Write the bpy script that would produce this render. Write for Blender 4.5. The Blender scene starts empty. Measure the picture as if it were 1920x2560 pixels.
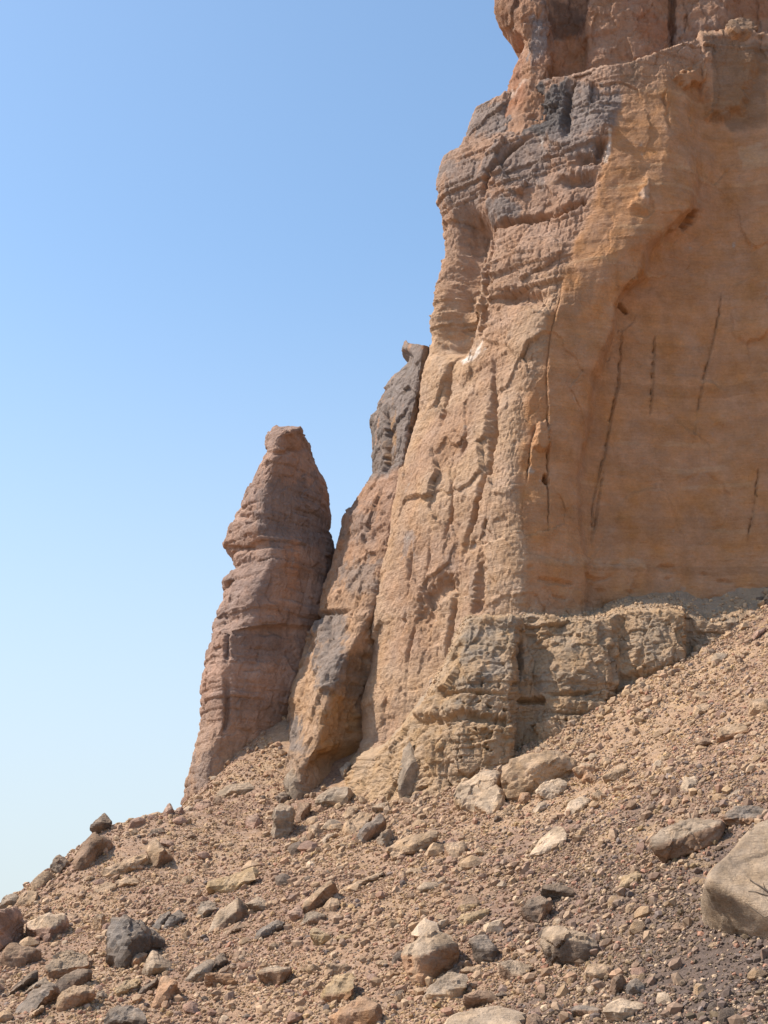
import bpy, bmesh, math, random
import numpy as np
from mathutils import Vector
random.seed(7); RNG = np.random.default_rng(7)
SC = bpy.context.scene
COL = SC.collection

# ------------------------------------------------------------------ camera, sky, sun, exposure
PITCH = math.radians(19.0); VFOV = math.radians(40.0)
cam_d = bpy.data.cameras.new('camera'); cam = bpy.data.objects.new('camera', cam_d); COL.objects.link(cam)
cam.location = (0, 0, 0); cam.rotation_euler = (math.radians(90) + PITCH, 0, 0)
cam_d.sensor_fit = 'VERTICAL'; cam_d.angle = VFOV; cam_d.sensor_height = 24
cam_d.lens = 12 / math.tan(VFOV / 2); cam_d.clip_start = 0.1; cam_d.clip_end = 12000
SC.camera = cam
SUN_EL = math.radians(52); SUN_AZ = math.atan2(0.04, -1.0)         # direction towards the sun, in plan
sun_dir = Vector((math.cos(SUN_AZ) * math.cos(SUN_EL), math.sin(SUN_AZ) * math.cos(SUN_EL), math.sin(SUN_EL)))
w = bpy.data.worlds.new('World'); SC.world = w; w.use_nodes = True
nt = w.node_tree; nt.nodes.clear()
sky = nt.nodes.new('ShaderNodeTexSky'); sky.sky_type = 'NISHITA'; sky.sun_disc = False
sky.sun_elevation = SUN_EL; sky.sun_rotation = math.pi / 2 - SUN_AZ
sky.altitude = 0; sky.air_density = 0.95; sky.dust_density = 0.7; sky.ozone_density = 1.0
bg = nt.nodes.new('ShaderNodeBackground'); bg.inputs[1].default_value = 0.15
out = nt.nodes.new('ShaderNodeOutputWorld')
tcw = nt.nodes.new('ShaderNodeTexCoord'); sep = nt.nodes.new('ShaderNodeSeparateXYZ'); mrw = nt.nodes.new('ShaderNodeMapRange'); mrw.interpolation_type = 'SMOOTHSTEP'
mrw.inputs[1].default_value = 0.0; mrw.inputs[2].default_value = 0.52; mrw.inputs[3].default_value = 0.92; mrw.inputs[4].default_value = 0.0    # dusty air thickening towards the horizon, all round
mxw = nt.nodes.new('ShaderNodeMix'); mxw.data_type = 'RGBA'; mxw.inputs[7].default_value = (2.95, 3.02, 3.3, 1)
nt.links.new(tcw.outputs['Generated'], sep.inputs[0]); nt.links.new(sep.outputs['Z'], mrw.inputs[0]); nt.links.new(mrw.outputs[0], mxw.inputs[0]); nt.links.new(sky.outputs[0], mxw.inputs[6])
tint = nt.nodes.new('ShaderNodeVectorMath'); tint.operation = 'MULTIPLY'; tint.inputs[1].default_value = (0.97, 1.05, 1.02)
nt.links.new(mxw.outputs[2], tint.inputs[0]); nt.links.new(tint.outputs[0], bg.inputs[0]); nt.links.new(bg.outputs[0], out.inputs[0])
sd = bpy.data.lights.new('sun', 'SUN'); so = bpy.data.objects.new('sun', sd); COL.objects.link(so)
sd.energy = 4.2; sd.angle = math.radians(0.5); sd.color = (1.0, 0.91, 0.80)
so.rotation_euler = sun_dir.to_track_quat('Z', 'Y').to_euler()
SC.view_settings.view_transform = 'Standard'; SC.view_settings.look = 'None'
SC.view_settings.exposure = 0.7; SC.view_settings.gamma = 1.0; SC.view_settings.use_curve_mapping = False

# ------------------------------------------------------------------ survey: photograph bearings -> world points
FPX = 1280 / math.tan(VFOV / 2)
CP, SP_ = math.cos(PITCH), math.sin(PITCH)
def ray(px, py):
    a = (np.asarray(px, float) - 960) / FPX; b = (1280 - np.asarray(py, float)) / FPX
    return np.stack([a, CP - b * SP_, SP_ + b * CP], -1)
def at(px, py, y):                               # world point on that bearing, y metres away
    r = ray(px, py); return r * (np.asarray(y, float) / r[..., 1])[..., None]
def bearing(P):                                  # survey coordinates (1659 wide) of world points
    x, y, z = P[..., 0], P[..., 1], P[..., 2]
    dpt = y * CP + z * SP_; up = -y * SP_ + z * CP
    return (960 + FPX * x / dpt) / 1.15732, (1280 - FPX * up / dpt) / 1.15732
VS = 1.15732
def V(x, y, d): return at(x * VS, y * VS, d)
TILES = dict(a=(0, 1980, 2.37), b=(640, 1960, 2.37), c=(1220, 1960, 2.37), d=(440, 1600, 2.592), e=(1120, 1440, 2.074),
             f=(640, 1800, 2.765), g=(0, 2160, 3.456), h=(400, 2160, 3.456), i=(880, 2160, 3.456), j=(1200, 0, 2.304), k=(440, 1040, 2.592))
def T(t, pts):
    ox, oy, s = TILES[t]; p = np.asarray(pts, float); return np.stack([ox + p[:, 0] / s, oy + p[:, 1] / s], -1)

# ------------------------------------------------------------------ noise
_perm = RNG.permutation(256); _perm = np.concatenate([_perm, _perm, _perm])
_g = RNG.normal(size=(256, 3)); _g /= np.linalg.norm(_g, axis=1)[:, None]
def pnoise(p):
    p = np.asarray(p, float); i = np.floor(p).astype(np.int64); f = p - i; i &= 255
    u = f * f * f * (f * (f * 6 - 15) + 10); r = 0
    for dx in (0, 1):
        wx = u[..., 0] if dx else 1 - u[..., 0]
        for dy in (0, 1):
            wy = u[..., 1] if dy else 1 - u[..., 1]
            for dz in (0, 1):
                wz = u[..., 2] if dz else 1 - u[..., 2]
                h = _perm[_perm[_perm[(i[..., 0] + dx) & 255] + ((i[..., 1] + dy) & 255)] + ((i[..., 2] + dz) & 255)]
                g = _g[h]
                r = r + wx * wy * wz * (g[..., 0] * (f[..., 0] - dx) + g[..., 1] * (f[..., 1] - dy) + g[..., 2] * (f[..., 2] - dz))
    return r * 1.5
def fbm(p, octv=4, gain=0.5, lac=2.03):
    a, s, r = 1.0, 0, 0; q = np.array(p, float)
    for o in range(octv):
        r = r + a * pnoise(q + 17.3 * o); s += a; a *= gain; q = q * lac
    return r / s * 1.4
def ridged(p, octv=3):
    a, s, r = 1.0, 0, 0; q = np.array(p, float)
    for o in range(octv):
        r = r + a * (1 - np.abs(pnoise(q + 9.1 * o)) * 2.2); s += a; a *= 0.5; q = q * 2.1
    return r / s
def hsh(*k):                                     # integer hash -> [0,1)
    h = np.zeros(np.broadcast(*k).shape, np.uint64) + np.uint64(374761393)
    for q in k:
        h = (h ^ (np.asarray(q).astype(np.int64).astype(np.uint64) * np.uint64(0x9E3779B97F4A7C15))) * np.uint64(0xBF58476D1CE4E5B9)
        h ^= h >> np.uint64(29)
    return (h >> np.uint64(11)).astype(float) / float(1 << 53)
def facets(p, salt=0):                           # spalled planes: nearest jittered cell, each with its own tilt; also edge distance
    p = np.asarray(p, float); c = np.floor(p).astype(np.int64)
    b1 = np.full(p.shape[:-1], 9e9); b2 = b1.copy(); val = np.zeros_like(b1)
    for dx in (-1, 0, 1):
        for dy in (-1, 0, 1):
            for dz in (-1, 0, 1):
                k = (c[..., 0] + dx, c[..., 1] + dy, c[..., 2] + dz)
                o = [k[n] + 0.12 + 0.76 * hsh(*k, salt + n) for n in range(3)]
                e = [p[..., n] - o[n] for n in range(3)]
                d = e[0] ** 2 + e[1] ** 2 + e[2] ** 2
                v = sum((hsh(*k, salt + 5 + n) - 0.5) * 1.3 * e[n] for n in range(3)) + (hsh(*k, salt + 9) - 0.5) * 0.9
                m = d < b1
                b2 = np.where(m, b1, np.minimum(b2, d)); val = np.where(m, v, val); b1 = np.where(m, d, b1)
    return val, np.sqrt(b2) - np.sqrt(b1)
_bb = np.cumsum(RNG.uniform(0.35, 1.65, 4000)) - 1500.0
def beds(z, th, salt=0):                         # bedding: layer id, place within the layer
    q = z / th + salt * 37.7
    k = np.searchsorted(_bb, q) - 1; k = np.clip(k, 0, len(_bb) - 2)
    return k, (q - _bb[k]) / (_bb[k + 1] - _bb[k])
def sst(a, b, x): t = np.clip((x - a) / (b - a), 0, 1); return t * t * (3 - 2 * t)

def seg_dist(U, W, poly):
    best = np.full(U.shape, 1e9); tt = np.zeros(U.shape); n = len(poly) - 1
    for i in range(n):
        (x0, y0), (x1, y1) = poly[i], poly[i + 1]; dx, dy = x1 - x0, y1 - y0
        t = np.clip(((U - x0) * dx + (W - y0) * dy) / (dx * dx + dy * dy + 1e-9), 0, 1)
        d = np.hypot(U - x0 - t * dx, W - y0 - t * dy); m = d < best
        best = np.where(m, d, best); tt = np.where(m, (i + t) / n, tt)
    return best, tt
def inside(U, W, poly):
    r = np.zeros(U.shape, bool); n = len(poly)
    for i in range(n):
        (x0, y0), (x1, y1) = poly[i], poly[(i + 1) % n]
        m = ((y0 > W) != (y1 > W)) & (U < (x1 - x0) * (W - y0) / (y1 - y0 + 1e-9) + x0); r ^= m
    return r
def soft(U, W, poly, blur):                      # 1 inside an area, falling off over blur outside / inside its edge
    d, _ = seg_dist(U, W, list(poly) + [poly[0]]); s = np.where(inside(U, W, poly), d, -d)
    return sst(-blur, blur, s)

# ------------------------------------------------------------------ materials
def nd(t, kind, **kw):
    n = t.nodes.new(kind)
    for k, v in kw.items(): setattr(n, k, v)
    return n
def rock_mat(name, source, scale, bump, tint=0.35):
    m = bpy.data.materials.new(name); m.use_nodes = True; t = m.node_tree; t.nodes.clear(); L = t.links.new
    o = nd(t, 'ShaderNodeOutputMaterial'); b = nd(t, 'ShaderNodeBsdfPrincipled'); L(b.outputs[0], o.inputs[0])
    b.inputs['Roughness'].default_value = 0.92; b.inputs['Specular IOR Level'].default_value = 0.25
    tc = nd(t, 'ShaderNodeTexCoord'); src = tc.outputs['Object']
    if source == 'attr':
        c = nd(t, 'ShaderNodeAttribute', attribute_name='Col').outputs['Color']
    else:
        oi = nd(t, 'ShaderNodeObjectInfo'); c = oi.outputs['Color']
        ad = nd(t, 'ShaderNodeVectorMath', operation='ADD'); L(src, ad.inputs[0])
        sc = nd(t, 'ShaderNodeMath', operation='MULTIPLY'); sc.inputs[1].default_value = 71; L(oi.outputs['Random'], sc.inputs[0]); L(sc.outputs[0], ad.inputs[1]); src = ad.outputs[0]
    def noise(s, det=6, rough=0.6, st=None):
        n = nd(t, 'ShaderNodeTexNoise'); n.inputs['Scale'].default_value = s; n.inputs['Detail'].default_value = det; n.inputs['Roughness'].default_value = rough
        if st:
            mp = nd(t, 'ShaderNodeMapping'); mp.inputs['Scale'].default_value = st; L(src, mp.inputs[0]); L(mp.outputs[0], n.inputs['Vector'])
        else: L(src, n.inputs['Vector'])
        return n.outputs['Fac']
    def ramp(f, lo, hi, a, b_):
        r = nd(t, 'ShaderNodeMapRange'); r.inputs[1].default_value = lo; r.inputs[2].default_value = hi; r.inputs[3].default_value = a; r.inputs[4].default_value = b_; L(f, r.inputs[0]); return r.outputs[0]
    def mul(x, y):
        n = nd(t, 'ShaderNodeMath', operation='MULTIPLY'); L(x, n.inputs[0]); L(y, n.inputs[1]); return n.outputs[0]
    n1 = noise(0.9 * scale); n2 = noise(5.0 * scale, 4, 0.7); n3 = noise(1.0 * scale, 5, 0.65, (0.6, 0.6, 5.0))
    f = mul(mul(ramp(n1, 0.3, 0.7, 1 - tint, 1 + tint), ramp(n2, 0.3, 0.7, 1 - tint * 0.8, 1 + tint * 0.8)), ramp(n3, 0.3, 0.7, 1 - tint * 0.45, 1 + tint * 0.45))
    mx = nd(t, 'ShaderNodeVectorMath', operation='SCALE'); L(c, mx.inputs[0]); L(f, mx.inputs['Scale'])
    hs = nd(t, 'ShaderNodeHueSaturation'); L(mx.outputs[0], hs.inputs['Color']); L(ramp(noise(0.5 * scale, 3), 0.3, 0.7, 0.90, 1.10), hs.inputs['Saturation'])
    L(hs.outputs[0], b.inputs['Base Color'])
    hgt = nd(t, 'ShaderNodeMath', operation='ADD'); a1 = nd(t, 'ShaderNodeMath', operation='MULTIPLY_ADD')
    nb = noise(2.6 * scale, 8, 0.68); nc = noise(2.0 * scale, 5, 0.6, (0.5, 0.5, 4.5))
    L(nc, a1.inputs[0]); a1.inputs[1].default_value = 0.45; L(nb, a1.inputs[2])
    a2 = nd(t, 'ShaderNodeMath', operation='MULTIPLY_ADD'); L(noise(11.0 * scale, 5, 0.75), a2.inputs[0]); a2.inputs[1].default_value = 0.42; L(a1.outputs[0], a2.inputs[2])
    bp = nd(t, 'ShaderNodeBump'); bp.inputs['Strength'].default_value = 0.9; bp.inputs['Distance'].default_value = bump
    L(a2.outputs[0], bp.inputs['Height']); L(bp.outputs[0], b.inputs['Normal'])
    return m
M_CLIFF = rock_mat('sandstone_cliff', 'attr', 1.0, 0.25, 0.13)
M_ROCK = rock_mat('boulder_rock', 'attr', 2.2, 0.10, 0.24)
M_SMALL = rock_mat('small_rock', 'object', 2.5, 0.08, 0.20)
M_SCREE = rock_mat('scree_earth', 'attr', 3.5, 0.10, 0.30)
def stone_mat():
    m = bpy.data.materials.new('scree_stone'); m.use_nodes = True; t = m.node_tree; b = t.nodes['Principled BSDF']
    b.inputs['Roughness'].default_value = 0.9; b.inputs['Specular IOR Level'].default_value = 0.25
    a = nd(t, 'ShaderNodeAttribute', attribute_name='Col'); n = nd(t, 'ShaderNodeTexNoise'); n.inputs['Scale'].default_value = 9; n.inputs['Detail'].default_value = 3
    tc = nd(t, 'ShaderNodeTexCoord'); t.links.new(tc.outputs['Object'], n.inputs['Vector'])
    r = nd(t, 'ShaderNodeMapRange'); r.inputs[1].default_value = .3; r.inputs[2].default_value = .7; r.inputs[3].default_value = .75; r.inputs[4].default_value = 1.2; t.links.new(n.outputs['Fac'], r.inputs[0])
    s = nd(t, 'ShaderNodeVectorMath', operation='SCALE'); t.links.new(a.outputs['Color'], s.inputs[0]); t.links.new(r.outputs[0], s.inputs['Scale'])
    t.links.new(s.outputs[0], b.inputs['Base Color']); return m
M_STONE = stone_mat()

# ------------------------------------------------------------------ mesh building
IRON = np.array([1.025, .98, .975])                   # a touch of iron red in every rock of the place
def mesh_of(name, co, faces, col=None, smooth=False):
    me = bpy.data.meshes.new(name); co = np.asarray(co, np.float32); faces = np.asarray(faces, np.int32)
    n, k = faces.shape
    me.vertices.add(len(co)); me.vertices.foreach_set('co', co.ravel())
    me.loops.add(n * k); me.loops.foreach_set('vertex_index', faces.ravel())
    me.polygons.add(n); me.polygons.foreach_set('loop_start', np.arange(0, n * k, k, dtype=np.int32))
    me.polygons.foreach_set('loop_total', np.full(n, k, np.int32))
    me.polygons.foreach_set('use_smooth', np.full(n, smooth, bool))
    me.update(calc_edges=True)
    if col is not None:
        at_ = me.color_attributes.new('Col', 'FLOAT_COLOR', 'POINT'); c = np.ones((len(co), 4), np.float32); c[:, :3] = np.asarray(col) * IRON
        at_.data.foreach_set('color', c.ravel())
    return me
def link(name, me, mat, parent=None, **props):
    o = bpy.data.objects.new(name, me); COL.objects.link(o)
    if not me.materials: me.materials.append(mat)
    if parent is not None: o.parent = parent
    for k, v in props.items(): o[k] = v
    return o
def grid_faces(R, C, wrap=False):
    r, c = np.meshgrid(np.arange(R - 1), np.arange(C if wrap else C - 1), indexing='ij'); c2 = (c + 1) % C
    return np.stack([r * C + c, r * C + c2, (r + 1) * C + c2, (r + 1) * C + c], -1).reshape(-1, 4)
def normals(P):
    du = np.gradient(P, axis=1); dv = np.gradient(P, axis=0); n = np.cross(du, dv)
    return n / (np.linalg.norm(n, axis=-1)[..., None] + 1e-9)
def pchip(tk, Y, t):                             # monotone cubic through Y[k, ...] at tk, sampled at t
    h = np.diff(tk); sh = (-1,) + (1,) * (Y.ndim - 1); d = np.diff(Y, axis=0) / h.reshape(sh)
    m = np.zeros_like(Y); s = d[:-1] * d[1:]; w1 = (2 * h[1:] + h[:-1]).reshape(sh); w2 = (h[1:] + 2 * h[:-1]).reshape(sh)
    with np.errstate(divide='ignore', invalid='ignore'):
        hm = (w1 + w2) / (w1 / d[:-1] + w2 / d[1:])
    m[1:-1] = np.where(s > 0, hm, 0); m[0] = d[0]; m[-1] = d[-1]
    k = np.clip(np.searchsorted(tk, t, side='right') - 1, 0, len(h) - 1); u = ((t - tk[k]) / h[k]).reshape(sh); hh = h[k].reshape(sh)
    return (2*u**3-3*u**2+1)*Y[k] + (u**3-2*u**2+u)*hh*m[k] + (-2*u**3+3*u**2)*Y[k+1] + (u**3-u**2)*hh*m[k+1]
def loft(feats, counts, rows, cap=None, cap_rows=(0.15, 0.35, 0.7, 1.0)):
    """feats: list of world polylines running foot -> top; they are joined around the body, section by section."""
    v = np.linspace(0, 1, rows); F = []
    for f in feats:
        f = np.asarray(f, float); z = np.maximum.accumulate(f[:, 2] + np.arange(len(f)) * 1e-4); s = (z - z[0]) / (z[-1] - z[0])
        F.append(np.stack([np.interp(v, s, f[:, n]) for n in range(3)], -1))
    F = np.stack(F)                              # feats, rows, 3
    tk = np.concatenate([[0], np.cumsum(np.maximum(np.linalg.norm(np.diff(F[..., :2], axis=0), axis=-1).mean(1), 0.3))])
    t = np.concatenate([np.linspace(tk[i], tk[i + 1], c, endpoint=False) for i, c in enumerate(counts)] + [[tk[-1]]])
    P = pchip(tk, F, t).transpose(1, 0, 2)       # rows, cols, 3
    part = np.concatenate([i + np.linspace(0, 1, c, endpoint=False) for i, c in enumerate(counts)] + [[len(counts)]])
    nb = rows
    if cap is not None:
        top = P[-1]; tgt = cap(top); P = np.concatenate([P] + [(top + (tgt - top) * k)[None] for k in cap_rows], 0)
    return P, part, nb

TAN = np.array([.37, .260, .160]); PALE = np.array([.46, .355, .245]); ORANGE = np.array([.33, .20, .115]); BROWN = np.array([.235, .155, .10])
GREY = np.array([.265, .212, .155]); DARK = np.array([.135, .103, .077]); BLUE = np.array([.180, .155, .130]); PINK = np.array([.33, .215, .155])
OCHRE = np.array([.37, .265, .145]); GTAN = np.array([.32, .245, .168])
def mix(a, b, f): return a * (1 - f[..., None]) + b * f[..., None]

# ================================================================== THE GROUND
ctl = [(0,2212,70),(415,2212,67),(829,2212,60),(1300,2212,52),(1659,2212,46),(0,1985,93),(60,1935,94.5),(105,1905,96),(150,1868,98.5),(205,1795,101),(300,1772,104),(400,1745,117),
       (415,2040,79),(829,1950,75),(1300,1950,64),(1659,1950,55),(1659,1700,66),(1400,1700,75),(1659,1480,82),(1500,1560,84),(1250,1750,80),(1000,1800,84),
       (700,1850,88),(500,1850,95),(300,1900,93),(610,1705,110),(700,1725,106),(760,1722,103),(830,1742,99),(900,1738,95.6),(1000,1706,94),(1100,1652,93.4),
       (1240,1572,94.3),(1330,1512,95.0),(1420,1467,95.0),(1480,1440,95.2),(1545,1395,96.4),(1600,1345,98),(1659,1278,101),(480,1640,117),(553,1572,119),(620,1560,117)]
G = [tuple(V(*c)) for c in ctl]
G += [(-39,96,-2),(-34,108,-2.5),(-29,116,1.5),(-26,138,7),(0,150,14),(40,130,42),(60,100,42),(44,60,19),(44,40,11),(-40,60,-3),(-60,80,-6),(-22,45,-2.6),
      (0,34,-2.4),(28,30,3),(0,12,-1.75),(0,0,-1.7),(-15,10,-2),(20,10,-1.2)]
G = np.array(G)
def _phi(d): return d * d * np.log(d + 1e-6)
_n = len(G); _A = np.zeros((_n + 3, _n + 3)); _d = np.linalg.norm(G[:, None, :2] - G[None, :, :2], axis=-1)
_A[:_n, :_n] = _phi(_d) + np.eye(_n) * 6.0; _A[:_n, _n] = 1; _A[:_n, _n + 1:] = G[:, :2]; _A[_n, :_n] = 1; _A[_n + 1:, :_n] = G[:, :2].T
_w = np.linalg.solve(_A, np.concatenate([G[:, 2], np.zeros(3)]))
def ground0(x, y):
    sh = np.shape(x); x = np.ravel(x); y = np.ravel(y); r = np.zeros(len(x))
    for s in range(0, len(x), 20000):
        X, Y = x[s:s+20000], y[s:s+20000]
        r[s:s+20000] = _phi(np.hypot(X[:, None] - G[:, 0], Y[:, None] - G[:, 1])) @ _w[:_n] + _w[_n] + X * _w[_n + 1] + Y * _w[_n + 2]
    far = sst(20, 80, np.maximum(np.maximum(-45 - x, x - 60), np.maximum(y - 140, -y)))
    r = np.where(far > 0, np.clip(r, -12, 45), r)
    return (r * (1 - far) - 7.0 * far).reshape(sh)
def ground(x, y):
    x = np.asarray(x, float); y = np.asarray(y, float); p = np.stack([x, y, x * 0], -1)
    near = 1 - sst(20, 60, np.hypot(x, y - 80) - 60)
    return ground0(x, y) + near * (0.38 * fbm(p / 6.0, 3) + 0.16 * fbm(p / 1.5 + 31, 3) + 0.07 * fbm(p / 0.5 + 57, 2))
_ys = np.concatenate([np.arange(30, 60, .25), np.arange(60, 135, .25)])
def ground_depth(px, py):                        # metres (in y) to the ground on these bearings, nan if they miss
    r = ray(px, py); k = r / r[..., 1:2]
    P = k[..., None, :] * _ys[:, None]; g = ground(P[..., 0], P[..., 1]); under = P[..., 2] < g
    idx = under.argmax(-1); return np.where(under.any(-1), _ys[np.maximum(idx, 1)] - .1, np.nan)
def stretch(lo, hi, step, far):
    a = np.arange(lo, hi, step); o = []; s = step
    q = 0
    while q < far: s *= 1.22; q += s; o.append(q)
    return np.concatenate([lo - np.array(o)[::-1], a, a[-1] + np.array(o)])
gx = stretch(-34, 37, .23, 5000); gy = stretch(40, 121, .23, 5000)
X, Y = np.meshgrid(gx, gy); Z = ground(X, Y); PG = np.stack([X, Y, Z], -1)
def scree_colour(P):
    n = fbm(P * [.09, .09, .09] + 3, 3); n2 = fbm(P / 1.3 + 40, 3); u, w_ = bearing(P)
    c = mix(np.array([.335, .228, .145]), np.array([.275, .180, .122]), sst(-.25, .35, n))
    c = mix(c, np.array([.115, .088, .072]), sst(900, 1550, u + n2 * 160 + 120 * n) * sst(1640, 2020, w_ + n * 220) * .9)      # greyer gravel low on the right
    c = mix(c, np.array([.33, .225, .165]), .6 * sst(650, 250, u) * sst(1950, 1750, w_))                             # pinker grit up on the left
    c = mix(c, np.array([.41, .29, .17]), .55 * sst(.0, .4, n2) * sst(2050, 1750, w_))
    return c
me = mesh_of('ground', PG.reshape(-1, 3), grid_faces(*X.shape), scree_colour(PG).reshape(-1, 3), True)
link('ground', me, M_SCREE, kind='structure', label='steep scree slope of sand and grit running down to the left')

# ================================================================== THE MOUNTAIN
mountain = bpy.data.objects.new('mountain', None); COL.objects.link(mountain); mountain['kind'] = 'structure'
mountain['label'] = 'towering tan sandstone mountain wall with a shaded alcove on the right'
mountain.location = (0, 0, 0)
def vl(pts, d0=None, d1=None):
    """survey polyline foot->top; depth given per point or spread from d0 to d1"""
    r = []
    for i, p in enumerate(pts):
        d = p[2] if len(p) > 2 else d0 + (d1 - d0) * i / (len(pts) - 1)
        r.append(V(p[0], p[1], d))
    return np.array(r)
def shift(line, dx, dy, dz=0): return np.asarray(line) + [dx, dy, dz]

def groove(D, U, W, poly, hw, depth, taper=True, wob=1.5):
    xs = [p[0] for p in poly]; ys = [p[1] for p in poly]
    m = (U > min(xs) - 4 * hw - 6) & (U < max(xs) + 4 * hw + 6) & (W > min(ys) - 4 * hw) & (W < max(ys) + 4 * hw)
    if not m.any(): return
    u, w_ = U[m], W[m]; p = np.stack([u / 14, w_ / 14, u * 0 + poly[0][0]], -1)
    d, t = seg_dist(u + wob * 1.6 * pnoise(p), w_ + wob * pnoise(p + 50), poly)
    k = np.minimum(1, 4 * np.minimum(t, 1 - t) + .15) if taper else 1
    if hw > 20: D[m] -= depth * k * np.exp(-(d / hw) ** 2)
    elif hw > 3.5: D[m] -= depth * k * np.exp(-np.abs(d / (hw * (1.05 + .55 * pnoise(p * 1.7 + 7)))) ** 3.2)
    else: D[m] -= depth * k * (.25 + .75 * sst(-.2, .35, pnoise(p * .17 + 70))) * np.exp(-(d / hw) ** 2)

# ---- main cliff
L = [(745,1780),(760,1650),(785,1600),(786,1516),(803,1432),(810,1332),(823,1249),(838,1182),(850,1105),(866,1032),(884,960),(908,870),(926,760),(926,690),
     (934,610),(953,520),(957,450),(951,395),(964,352),(998,330),(1013,285),(1028,236)]
Ln = vl(L, 110.3, 110.5)
A = vl([(1110,1780,98),(1128,1322,99.3),(1128,1160,99.4),(1108,1050,99.6),(1125,900,99.8),(1170,740,100),(1222,560,100.3),(1280,420,100.8),(1322,280,101.4),(1335,140,102)])
def mid(P0, P1, k, push):
    z0, z1 = P0[:, 2], P1[:, 2]; v = np.linspace(0, 1, 140)
    f = lambda Q: np.stack([np.interp(v, (Q[:, 2] - Q[0, 2]) / (Q[-1, 2] - Q[0, 2]), Q[:, n]) for n in range(3)], -1)
    return f(P0) * (1 - k) + f(P1) * k + np.array(push)
F1 = mid(Ln, A, .22, (-.45, -.75, 0)); F2 = mid(Ln, A, .62, (-.5, -.6, 0))
B = vl([(1215,1780,98.8),(1212,1300,99.9),(1218,1000,100.2),(1262,700,100.2),(1340,540,99.7),(1412,440,100.1),(1440,300,100.9),(1430,110,102.4)])
c2 = [(1284,1780,100.8),(1280,1250,101.6),(1270,1028,102.2),(1275,953,102.5),(1289,883,102.7),(1301,813,102.8),(1322,748,102.8),(1333,713,102.8),(1341,660,102.9),(1369,623,102.9),(1404,598,102.9),(1414,563,102.8),(1420,540,102.7),(1474,485,102.8),(1504,450,102.9),(1520,390,103),(1513,320,103.3),(1508,93,104)]
C2 = vl(c2)
C1 = vl([(x - 24 - 8 * math.sin(y / 40), y, np.interp(y, [93, 300, 480, 600, 800, 1000, 1250, 1780], [103, 101.9, 100.8, 100.3, 100.6, 100.8, 100.6, 99.6])) for x, y, d in c2])
Wl = vl([(1480,1780,101),(1480,1250,102.6),(1500,900,103.3),(1540,500,103.9),(1570,300,104),(1570,84,104.4)])
E = vl([(1665,1780,100.5),(1665,1250,102),(1665,900,102.6),(1665,500,103.2),(1665,300,103.3),(1665,76,103.9)])
E2 = vl([(2300,1780,95),(2300,1250,96.5),(2300,60,99)])
zb, zt = Ln[0, 2], Ln[-1, 2]
bL = np.array([[8, 128, zb], [9, 127, zt]]); bR = np.array([[56, 128, zb - 4], [56, 127, zt + 14]])
feats = [bL, shift(Ln, 2.2, 5.5), Ln, F1, F2, A, B, C1, C2, Wl, E, E2, bR]
P, part, nb = loft(feats, [4, 14, 70, 98, 110, 70, 48, 34, 84, 66, 8, 4], 610,
                   cap=lambda t: np.stack([t[:, 0] * .9 + 30 * .1, t[:, 1] + 4.2, t[:, 2] + 2.4], -1), cap_rows=np.linspace(.08, 1, 14))
_t = P[-1]; P = np.concatenate([P, (_t * [.3, 0, 1] + np.stack([_t[:, 0] * 0 + 21, np.maximum(_t[:, 1] + 3, 120), _t[:, 0] * 0 + .5], -1))[None]], 0)
N = normals(P); N = np.where((N[..., 1:2] > 0) & (part[None, :, None] > 2), -N, N)
if N[300, 300, 1] > 0: N = -N
U, W_ = bearing(P); face = sst(5.0, 5.5, part)[None, :] * np.ones(P.shape[:2]); face = sst(-12, 14, U - np.interp(W_, [140,280,420,560,740,900,1050,1160,1330], [1340,1324,1284,1226,1176,1130,1112,1132,1136]) + 14 * fbm(P / 2.2, 2) )
face = face * sst(1350, 1250, W_)
face = face * (1 - .75 * sst(nb - 60, nb - 4, np.arange(P.shape[0]))[:, None]); rough = 1 - .70 * face
D = .42 * fbm(P / [6, 6, 9], 3) * rough + .28 * fbm(P / 14 + 8, 2) + .16 * face * fbm(P / 2.6 + 18, 3)
wp = P + .35 * np.stack([pnoise(P / 1.1 + 3), pnoise(P / 1.1 + 23), pnoise(P / 1.3 + 43)], -1)
fv, fe = facets(wp / [3.7, 3.7, 4.6]); cr = sst(0, .25, fbm(P / 3 + 19, 2))
D += .42 * fv * rough - .10 * cr * (1 - sst(0, .03, fe)) * rough
fv2, fe2 = facets(wp / [1.5, 1.5, 1.8], 40); D += .15 * fv2 * rough * sst(-.3, .2, fbm(P / 4 + 51, 2))
fv3, fe3 = facets(wp / [.38, .38, .5], 60); D += .055 * fv3 * rough
D += .05 * (ridged(P / [2.0, 2.0, 18]) - .5) * rough
zz = P[..., 2] + .5 * fbm(P / 9, 2) + .06 * sst(0, 1, face)
fm = np.exp(-(seg_dist(U, W_, [(1012,500),(1000,560),(985,650),(975,735)])[0] / 40) ** 4); rough = rough * (1 - .75 * fm)
k, fr = beds(zz, .62); jag = sst(.05, .5, fbm(P / 5 + 77, 3)) * rough
hi = (1 - .85 * fm) * sst(900, 560, W_) * (1 - face) * sst(-.25, .2, fbm(P / [4, 4, 2.5] + 13, 2))     # the weathered, jointed upper half
D += (jag * .35 + .6 * hi + .10 * face) * .26 * (hsh(k, 3) - .5) - (.02 + .09 * hi) * rough * (1 - sst(0, .18, np.minimum(fr, 1 - fr)))
sx = P[..., 0] * .7 - P[..., 1] * .7
k2, fr2 = beds(sx + .5 * fbm(P / 3 + 5, 2) + hsh(k, 11) * .7, .85, 5); D += hi * (.22 * (hsh(k, k2, 4) - .5) - .08 * (1 - sst(0, .12, np.minimum(fr2, 1 - fr2))))
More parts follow.
